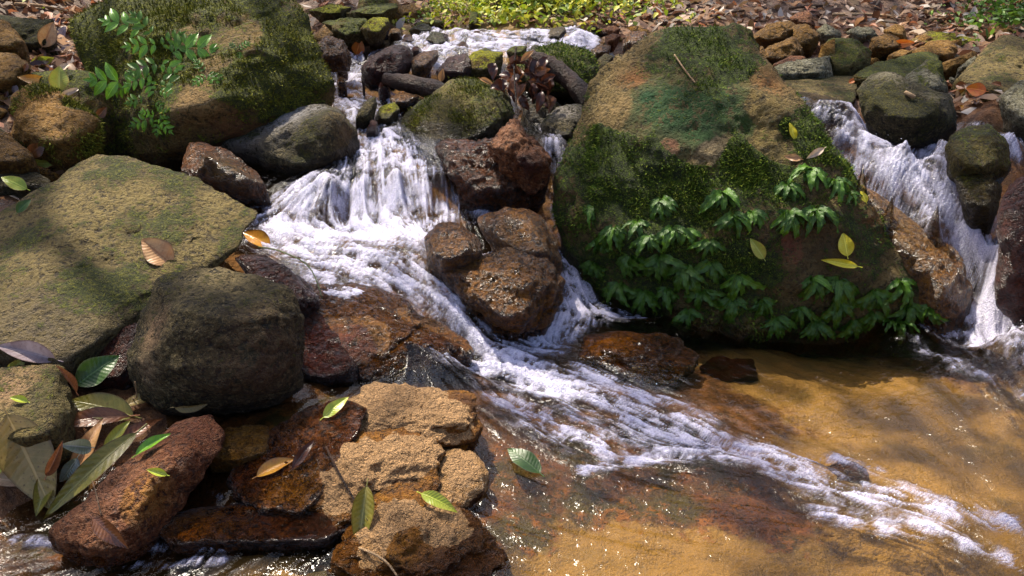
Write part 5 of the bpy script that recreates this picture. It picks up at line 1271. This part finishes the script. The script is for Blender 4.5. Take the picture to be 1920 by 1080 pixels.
for px, py, s, lab, n, yg in [
    (1110, 385, 60, 'small fern tuft highest on the left edge of the giant boulder', 6, .3),
    (1150, 425, 75, 'dark fern clump second down the left edge of the giant boulder', 7, .1),
    (1195, 415, 65, 'small dark fern right of the left-edge clump on the giant boulder', 6, .1),
    (1240, 372, 75, 'fern with pale tips left of the solitary middle fern', 7, .4),
    (1262, 425, 75, 'fern hanging just under the pale-tipped fern', 8, .15),
    (1355, 358, 80, 'solitary bright fern rosette in the middle of the mossy face', 9, .7),
    (1375, 400, 75, 'fern hanging below the bright middle rosette', 8, .4),
    (1410, 395, 55, 'little fern sprig right of the middle rosette', 4, .7),
    (1478, 345, 70, 'leftmost fern of the upper right cluster', 7, .5),
    (1520, 315, 80, 'topmost fern of the upper right cluster under the pale cream leaf', 9, .8),
    (1565, 335, 75, 'fern at the top right of the upper right cluster', 8, .7),
    (1592, 360, 55, 'fern at the right end of the upper cluster beside the tiny yellow leaf', 6, .5),
    (1480, 395, 80, 'fern hanging lowest left in the upper right cluster', 8, .4),
    (1530, 390, 80, 'fern hanging in the middle of the upper right cluster', 8, .4),
    (1285, 430, 60, 'bright small fern between middle rosette and the dark left mass', 5, .9),
    (1180, 480, 80, 'dark fern in the deep shade low on the left of the boulder', 8, .0),
    (1235, 480, 85, 'dark fern right of the deep-shade fern on the lower left', 8, .05),
    (1285, 500, 90, 'big glossy fern in the centre of the lower skirt', 9, .2),
    (1335, 490, 85, 'fern in the lower skirt under the middle rosette', 8, .2),
    (1385, 515, 85, 'fern in the lower skirt left of the folded triangular leaf', 8, .2),
    (1315, 545, 80, 'fern hanging to the waterline left of the lower skirt centre', 8, .05),
    (1375, 560, 80, 'fern hanging to the waterline below the triangular leaf', 8, .1),
    (1430, 560, 75, 'fern at the waterline between left and right halves of the skirt', 7, .05),
    (1500, 575, 65, 'low fern at the waterline under the flat yellow leaf', 7, .05),
    (1525, 520, 75, 'fern just under the flat narrow yellow leaf', 9, .3),
    (1575, 525, 80, 'fern right of the one under the flat yellow leaf', 9, .2),
    (1570, 565, 75, 'fern hanging to the water in the right half of the skirt', 8, .05),
    (1640, 545, 80, 'dark fern in the lower right skirt', 8, .1),
    (1690, 525, 75, 'fern near the lower right corner of the giant boulder', 8, .15),
    (1705, 570, 65, 'rightmost fern at the waterline corner of the giant boulder', 7, .0),
    (1640, 585, 60, 'low fern touching the sandy pool in the lower right skirt', 7, .0),
    (1250, 540, 70, 'lowest fern on the dark left underside of the giant boulder', 7, .0),
    (1108, 490, 70, 'fern in deep shade on the far left underside beside the right channel', 7, .0),
    (1160, 530, 75, 'fern in deep shade low at the left foot of the giant boulder', 7, .0),
    (1205, 545, 75, 'fern at the left foot of the boulder just above the lilac froth', 7, .0),
    (1290, 580, 65, 'fern dipping into the froth left of the pool', 7, .0),
    (1455, 595, 65, 'fern dipping into the pool at the middle of the skirt', 7, .0),
    (1530, 600, 65, 'fern dipping into the pool below the flat yellow leaf', 7, .0),
    (1600, 600, 65, 'fern dipping into the pool right of the skirt middle', 7, .05),
    (1680, 605, 60, 'fern dipping into the pool at the right foot of the boulder', 7, .0),
    (1740, 575, 60, 'fern at the extreme right end of the skirt by the falling water', 6, .05),
    (1330, 450, 60, 'fern between middle rosette and the big glossy fern', 6, .3),
    (1215, 440, 65, 'dark fern inside the left mass under the pale-tipped fern', 6, .1),
    (1125, 450, 60, 'small fern at the extreme left of the skirt above the right channel', 5, .0),
]:
    fern(px, py, s * .68, lab, n + 6, yg * .8)

# fern sprigs on the left boulder: pinnate fronds of one creeping plant, two small ones apart
def pinnate(L, n, seed):
    r = np.random.default_rng(seed); V, Fc, lu, lv = [], [], [], []
    for k in range(n):
        u = (k + .6) / n
        for sgn in (-1, 1):
            pl = L * .5 * math.sin(math.pi * (.12 + .8 * u)) * r.uniform(.8, 1.1)
            a, b, c, d = leaf_mesh(pl, .27, .25, .3, nu=5, nv=2, petiole=0, seed=seed + k)
            g = sgn * (1.15 - .5 * u); M = np.array(((math.cos(g), -math.sin(g), 0), (math.sin(g), math.cos(g), 0), (0, 0, 1)))
            a = a @ M.T + np.array((u * L, 0, .18 * L * math.sin(u * 2.6)))
            Fc += [tuple(i + len(V) for i in f) for f in b]; V += a.tolist(); lu += c.tolist(); lv += d.tolist()
    a, b, c, d = leaf_mesh(L * .35, .18, .1, .2, nu=5, nv=2, petiole=0); a = a + np.array((.9 * L, 0, .12 * L))
    Fc += [tuple(i + len(V) for i in f) for f in b]; V += a.tolist(); lu += c.tolist(); lv += d.tolist()
    return V, Fc, lu, lv
def sprig(fr, label, px, py):
    p0, n0 = hit(px, py)
    e_ = empty('fern_sprig', p0)
    bpy.context.view_layer.update()
    for k, (a, b, c_, d, m) in enumerate(fr):
        p, n = hit(a, b)
        view = (Vector((0, 0, CAM_Z)) - p).normalized()
        n = (n * .5 + view * .5).normalized()
        dd = CAMR * (c_ - a) - CAMU * (d - b); dd = (dd - n * dd.dot(n)).normalized()
        L = math.hypot(c_ - a, d - b) * (p - Vector((0, 0, CAM_Z))).length / F_PX * 1.15
        V, Fc, lu, lv = pinnate(L, 4, 100 + k * 13)
        o = mesh_obj('frond', V, Fc, LM[m], attrs=dict(lu=lu, lv=lv))
        M = Matrix((dd, n.cross(dd), n)).transposed().to_4x4(); M.translation = p + n * .012 - p0
        o.parent = e_
        o.matrix_local = M
    return tag(e_, label, 'fern')
sprig([(275, 62, 222, 50, 'green'), (290, 70, 262, 42, 'frond2'), (300, 85, 258, 92, 'green'), (300, 90, 330, 70, 'frond2'), (318, 98, 382, 94, 'green'), (318, 105, 350, 80, 'frond2'), (300, 118, 335, 135, 'green'), (300, 120, 262, 140, 'frond2'), (290, 140, 255, 158, 'green'), (285, 150, 290, 178, 'green'), (262, 155, 200, 152, 'green'), (250, 158, 222, 170, 'frond2'), (300, 150, 340, 165, 'frond2'), (300, 170, 322, 180, 'green'), (295, 190, 310, 206, 'frond2'), (275, 185, 250, 192, 'frond2')],
      'trailing bright green fern on the face of the huge left boulder', 295, 120)
sprig([(300, 215, 325, 212, 'frond2'), (300, 218, 318, 240, 'green'), (296, 218, 262, 230, 'frond2'), (296, 216, 275, 212, 'green'), (300, 220, 296, 244, 'frond2')], 'pale green little fern lowest on the huge left boulder face', 298, 218)
sprig([(390, 140, 412, 150, 'frond2'), (388, 142, 372, 158, 'green'), (386, 138, 372, 122, 'frond2'), (392, 142, 408, 162, 'green')], 'small fern sprig standing apart on the right of the trailing fern', 388, 142)
sprig([(448, 95, 462, 85, 'frond2'), (446, 96, 436, 88, 'frond'), (448, 98, 450, 112, 'frond2')], 'tiny dark fern high on the right half of the huge left boulder', 448, 96)

# ------------------------------------------------------------------ far bank: leaf litter and ground cover
def leaf_cloud(name, X, Y, Z, size, cols, mat, tilt, label, cat, asp=.45):
    n = len(X)
    tpl = np.array([(-.5, 0, 0), (-.15, .5, .06), (-.15, 0, .0), (-.15, -.5, .06), (.25, .38, .05), (.25, 0, -.03), (.25, -.38, .05), (.6, 0, -.12)])
    tpl[:, 1] *= asp
    fcs = np.array([(0, 2, 1), (0, 3, 2), (1, 2, 5), (1, 5, 4), (2, 3, 6), (2, 6, 5), (4, 5, 7), (5, 6, 7)])
    az = RNG.uniform(0, 6.283, n); ti = RNG.normal(0, tilt, n); ro = RNG.normal(0, tilt, n)
    ca, sa, ct, st_, cr, sr = np.cos(az), np.sin(az), np.cos(ti), np.sin(ti), np.cos(ro), np.sin(ro)
    P = tpl[None] * size[:, None, None]
    P[..., 2] *= RNG.uniform(-1, 3, n)[:, None]
    x, y, z = P[..., 0], P[..., 1], P[..., 2]
    y, z = y * cr[:, None] - z * sr[:, None], y * sr[:, None] + z * cr[:, None]
    x, z = x * ct[:, None] - z * st_[:, None], x * st_[:, None] + z * ct[:, None]
    x, y = x * ca[:, None] - y * sa[:, None], x * sa[:, None] + y * ca[:, None]
    V = np.stack([x + X[:, None], y + Y[:, None], z + Z[:, None]], -1).reshape(-1, 3)
    Fc = (fcs[None] + (np.arange(n) * 8)[:, None, None]).reshape(-1, 3)
    o = mesh_obj(name, V, Fc, mat, attrs=dict(tint=np.repeat(cols, 8, 0)), smooth=False)
    return tag(o, label, cat, kind='stuff')
t = NT("litter_leaves"); c = t.attr("tint").outputs["Color"]
p_ = t.bsdf(c, .55, None, .35); tr = t.n("BsdfTranslucent"); t.put(tr.inputs[0], c)
mx = t.n("MixShader"); t.put(mx.inputs[0], .3); t.put(mx.inputs[1], p_); t.put(mx.inputs[2], tr.outputs[0])
M_litter = t.done(mx.outputs[0])
pal = np.array([(0.42, .27, .17), (.30, .16, .08), (.20, .09, .045), (.50, .36, .26), (.13, .06, .035), (.34, .13, .06), (.46, .40, .34), (.22, .14, .07)])
n = 16000
X = RNG.uniform(-5.5, 6.5, n); Y = 4.7 + RNG.gamma(1.6, 1.1, n)
left = RNG.random(n) < .12
X[left] = RNG.uniform(-3.4, -1.6, left.sum()); Y[left] = RNG.uniform(2.6, 5.2, left.sum())
rt = (~left) & (RNG.random(n) < .05)
X[rt] = RNG.uniform(1.6, 3.4, rt.sum()); Y[rt] = RNG.uniform(3.3, 4.8, rt.sum())
Zb = bed_full(X, Y)
ok = (Zb > water_z(X, Y) + .02) | (Y > 5.2)
dens = fbm(np.c_[X * .9, Y * .9, X * 0], 2)
ok &= (dens > -.55) | (RNG.random(n) < .4)
X, Y, Zb = X[ok], Y[ok], Zb[ok]
cols = pal[RNG.integers(0, len(pal), len(X))] * RNG.uniform(.55, 1.25, (len(X), 1))
leaf_cloud('leaf_litter', X, Y, Zb + RNG.uniform(0, .035, len(X)), RNG.uniform(.04, .095, len(X)), np.clip(cols, 0, 1), M_litter, .5, 'dry brown leaf litter covering the far bank and left bank', 'leaf litter', .5)

def cover(cx, cy, sx, sy, n, hmax, palg, name, label, size=(.02, .05)):
    X = RNG.normal(cx, sx, n); Y = RNG.normal(cy, sy, n)
    Z = bed_full(X, Y); cl = fbm(np.c_[X * 3, Y * 3, X * 0 + cx], 2)
    hh = hmax * np.clip(.65 + .7 * cl, .1, 1.3) * np.sqrt(RNG.random(n)) * np.exp(-(((X - cx) / (sx * 2.2)) ** 2))
    palg = np.array(palg)
    cols = palg[RNG.integers(0, len(palg), n)] * RNG.uniform(.6, 1.2, (n, 1))
    leaf_cloud(name, X, Y, Z + hh, RNG.uniform(*size, n), cols, M_litter, .55, label, 'ground cover', .62)
YG = [(.34, .38, .02), (.42, .44, .03), (.22, .30, .02), (.48, .46, .05), (.14, .22, .02)]
c0 = W(985, 30, y=5.5)
cover(c0[0], 5.55, .26, .3, 3400, .22, YG, 'ground_cover', 'bright yellow-green leafy ground cover on the far bank behind the rapids')
c1 = W(1130, 30, y=5.4)
cover(c1[0], 5.4, .25, .25, 900, .16, YG[2:], 'ground_cover', 'sparser green seedlings right of the bright yellow-green ground cover')
c2 = W(1895, 25, y=5.0)
cover(c2[0], 5.0, .14, .15, 500, .16, [(.08, .17, .02), (.14, .25, .03), (.05, .11, .02)], 'leafy_plant', 'green leafy plants in the upper right corner of the far bank')
c3 = W(15, 8, y=5.2)
cover(c3[0], 5.2, .15, .2, 400, .16, YG, 'leafy_plant', 'yellow-green leafy plants in the upper left corner')
c4 = W(850, 40, y=5.2)
cover(c4[0], 5.25, .25, .12, 500, .10, YG[1:], 'ground_cover', 'low yellowish plants on the sandy far bank left of the bright ground cover', (.015, .035))

# ------------------------------------------------------------------ unseen trees added above the frame to dapple the light on the stream
SUNNY = [(300, 130, .16), (1300, 500, .10), (1200, 430, .08), (1570, 530, .09), (1420, 560, .06), (1520, 370, .1), (720, 610, .16), (1640, 380, .1), (950, 75, .4), (700, 430, .30), (640, 380, .2), (760, 310, .10), (250, 400, .34), (60, 520, .2), (400, 360, .15), (760, 760, .2), (860, 880, .15), (690, 880, .12), (930, 690, .14), (1040, 740, .10), (1000, 20, .5), (1100, 30, .4), (700, 40, .3), (1250, 30, .4),
         (1770, 75, .35), (1600, 60, .4), (1450, 60, .3), (200, 40, .3), (60, 20, .5), (100, 220, .15), (1180, 170, .16), (1320, 70, .16), (1450, 300, .14), (880, 160, .12), (350, 200, .15), (950, 240, .06), (930, 520, .08), (850, 440, .07), (1130, 645, .08),
         (1560, 460, .12), (1500, 320, .12), (1350, 360, .08), (1150, 1040, .25), (1500, 720, .14), (1680, 800, .12), (1400, 860, .09), (1650, 930, .1), (1700, 290, .10), (1860, 560, .09), (1650, 170, .12), (1880, 120, .2), (180, 800, .09), (270, 910, .1), (60, 740, .08), (420, 510, .08), (1720, 1000, .15), (560, 220, .1)]
sv = np.array(sdir[:])
SP_ = []
for a, b, r in SUNNY:
    p, _ = hit(a, b); SP_.append((p.x, p.y, p.z, r))
SP_ = np.array(SP_)
n = 15000
P = np.c_[RNG.uniform(-6.2, -.2, n), RNG.uniform(4.6, 12.0, n), RNG.uniform(8.6, 10.4, n)]
P = P[fbm(P * np.array((1.1, 1.1, .8)), 3) > .0]
keep_ = np.ones(len(P), bool)
for x, y, z, r in SP_:
    k_ = (P[:, 2] - z) / sv[2]
    d_ = np.hypot(P[:, 0] - sv[0] * k_ - x, P[:, 1] - sv[1] * k_ - y)
    keep_ &= (d_ > r) | (RNG.random(len(P)) < .06)  # crown leaves dropped where they would shade the chosen sunny spots
P = P[keep_]
BK_tree = bark_mat("tree_bark", (0.09, 0.065, 0.04), (0.18, 0.14, 0.09), .85)
for (tx_, ty_, lab, selk) in ((-5.2, 6.2, 'unseen tree added on the left bank to dapple the stream with shade', P[:, 0] < -3.2), (-.5, 12.5, 'unseen tree added behind the far bank to shade the boulders', P[:, 0] >= -3.2)):
    gz = float(bed_full(np.array([tx_]), np.array([ty_]))[0])
    e_ = empty('added_shade_tree', (tx_, ty_, gz))
    e_['label'] = lab; e_['category'] = 'tree'
    Q = P[selk]
    top = Vector((tx_ * .8, ty_ * .95, 8.0)) - Vector((tx_, ty_, gz))
    tube('trunk', [Vector((0, 0, -.2)), Vector((.04, .02, (top.z) * .5)), top], [.17, .13, .09], BK_tree, parent=e_, seg=12, rough=.06)
    for k in range(7):
        tgt = Vector(Q[RNG.integers(len(Q))]) - Vector((tx_, ty_, gz))
        tube('limb', [top - Vector((0, 0, .1)), (top + tgt) * .5 + Vector((0, 0, .15)), tgt], [.05, .03, .012], BK_tree, parent=e_, seg=7)
    palq = np.array([(.05, .10, .015), (.08, .14, .02), (.035, .075, .012)])
    cr_ = leaf_cloud('crown', Q[:, 0] - tx_, Q[:, 1] - ty_, Q[:, 2] - gz, RNG.uniform(.10, .17, len(Q)), palq[RNG.integers(0, 3, len(Q))], M_litter, .5, None, None, .5)
    del cr_['kind']
    cr_.parent = e_
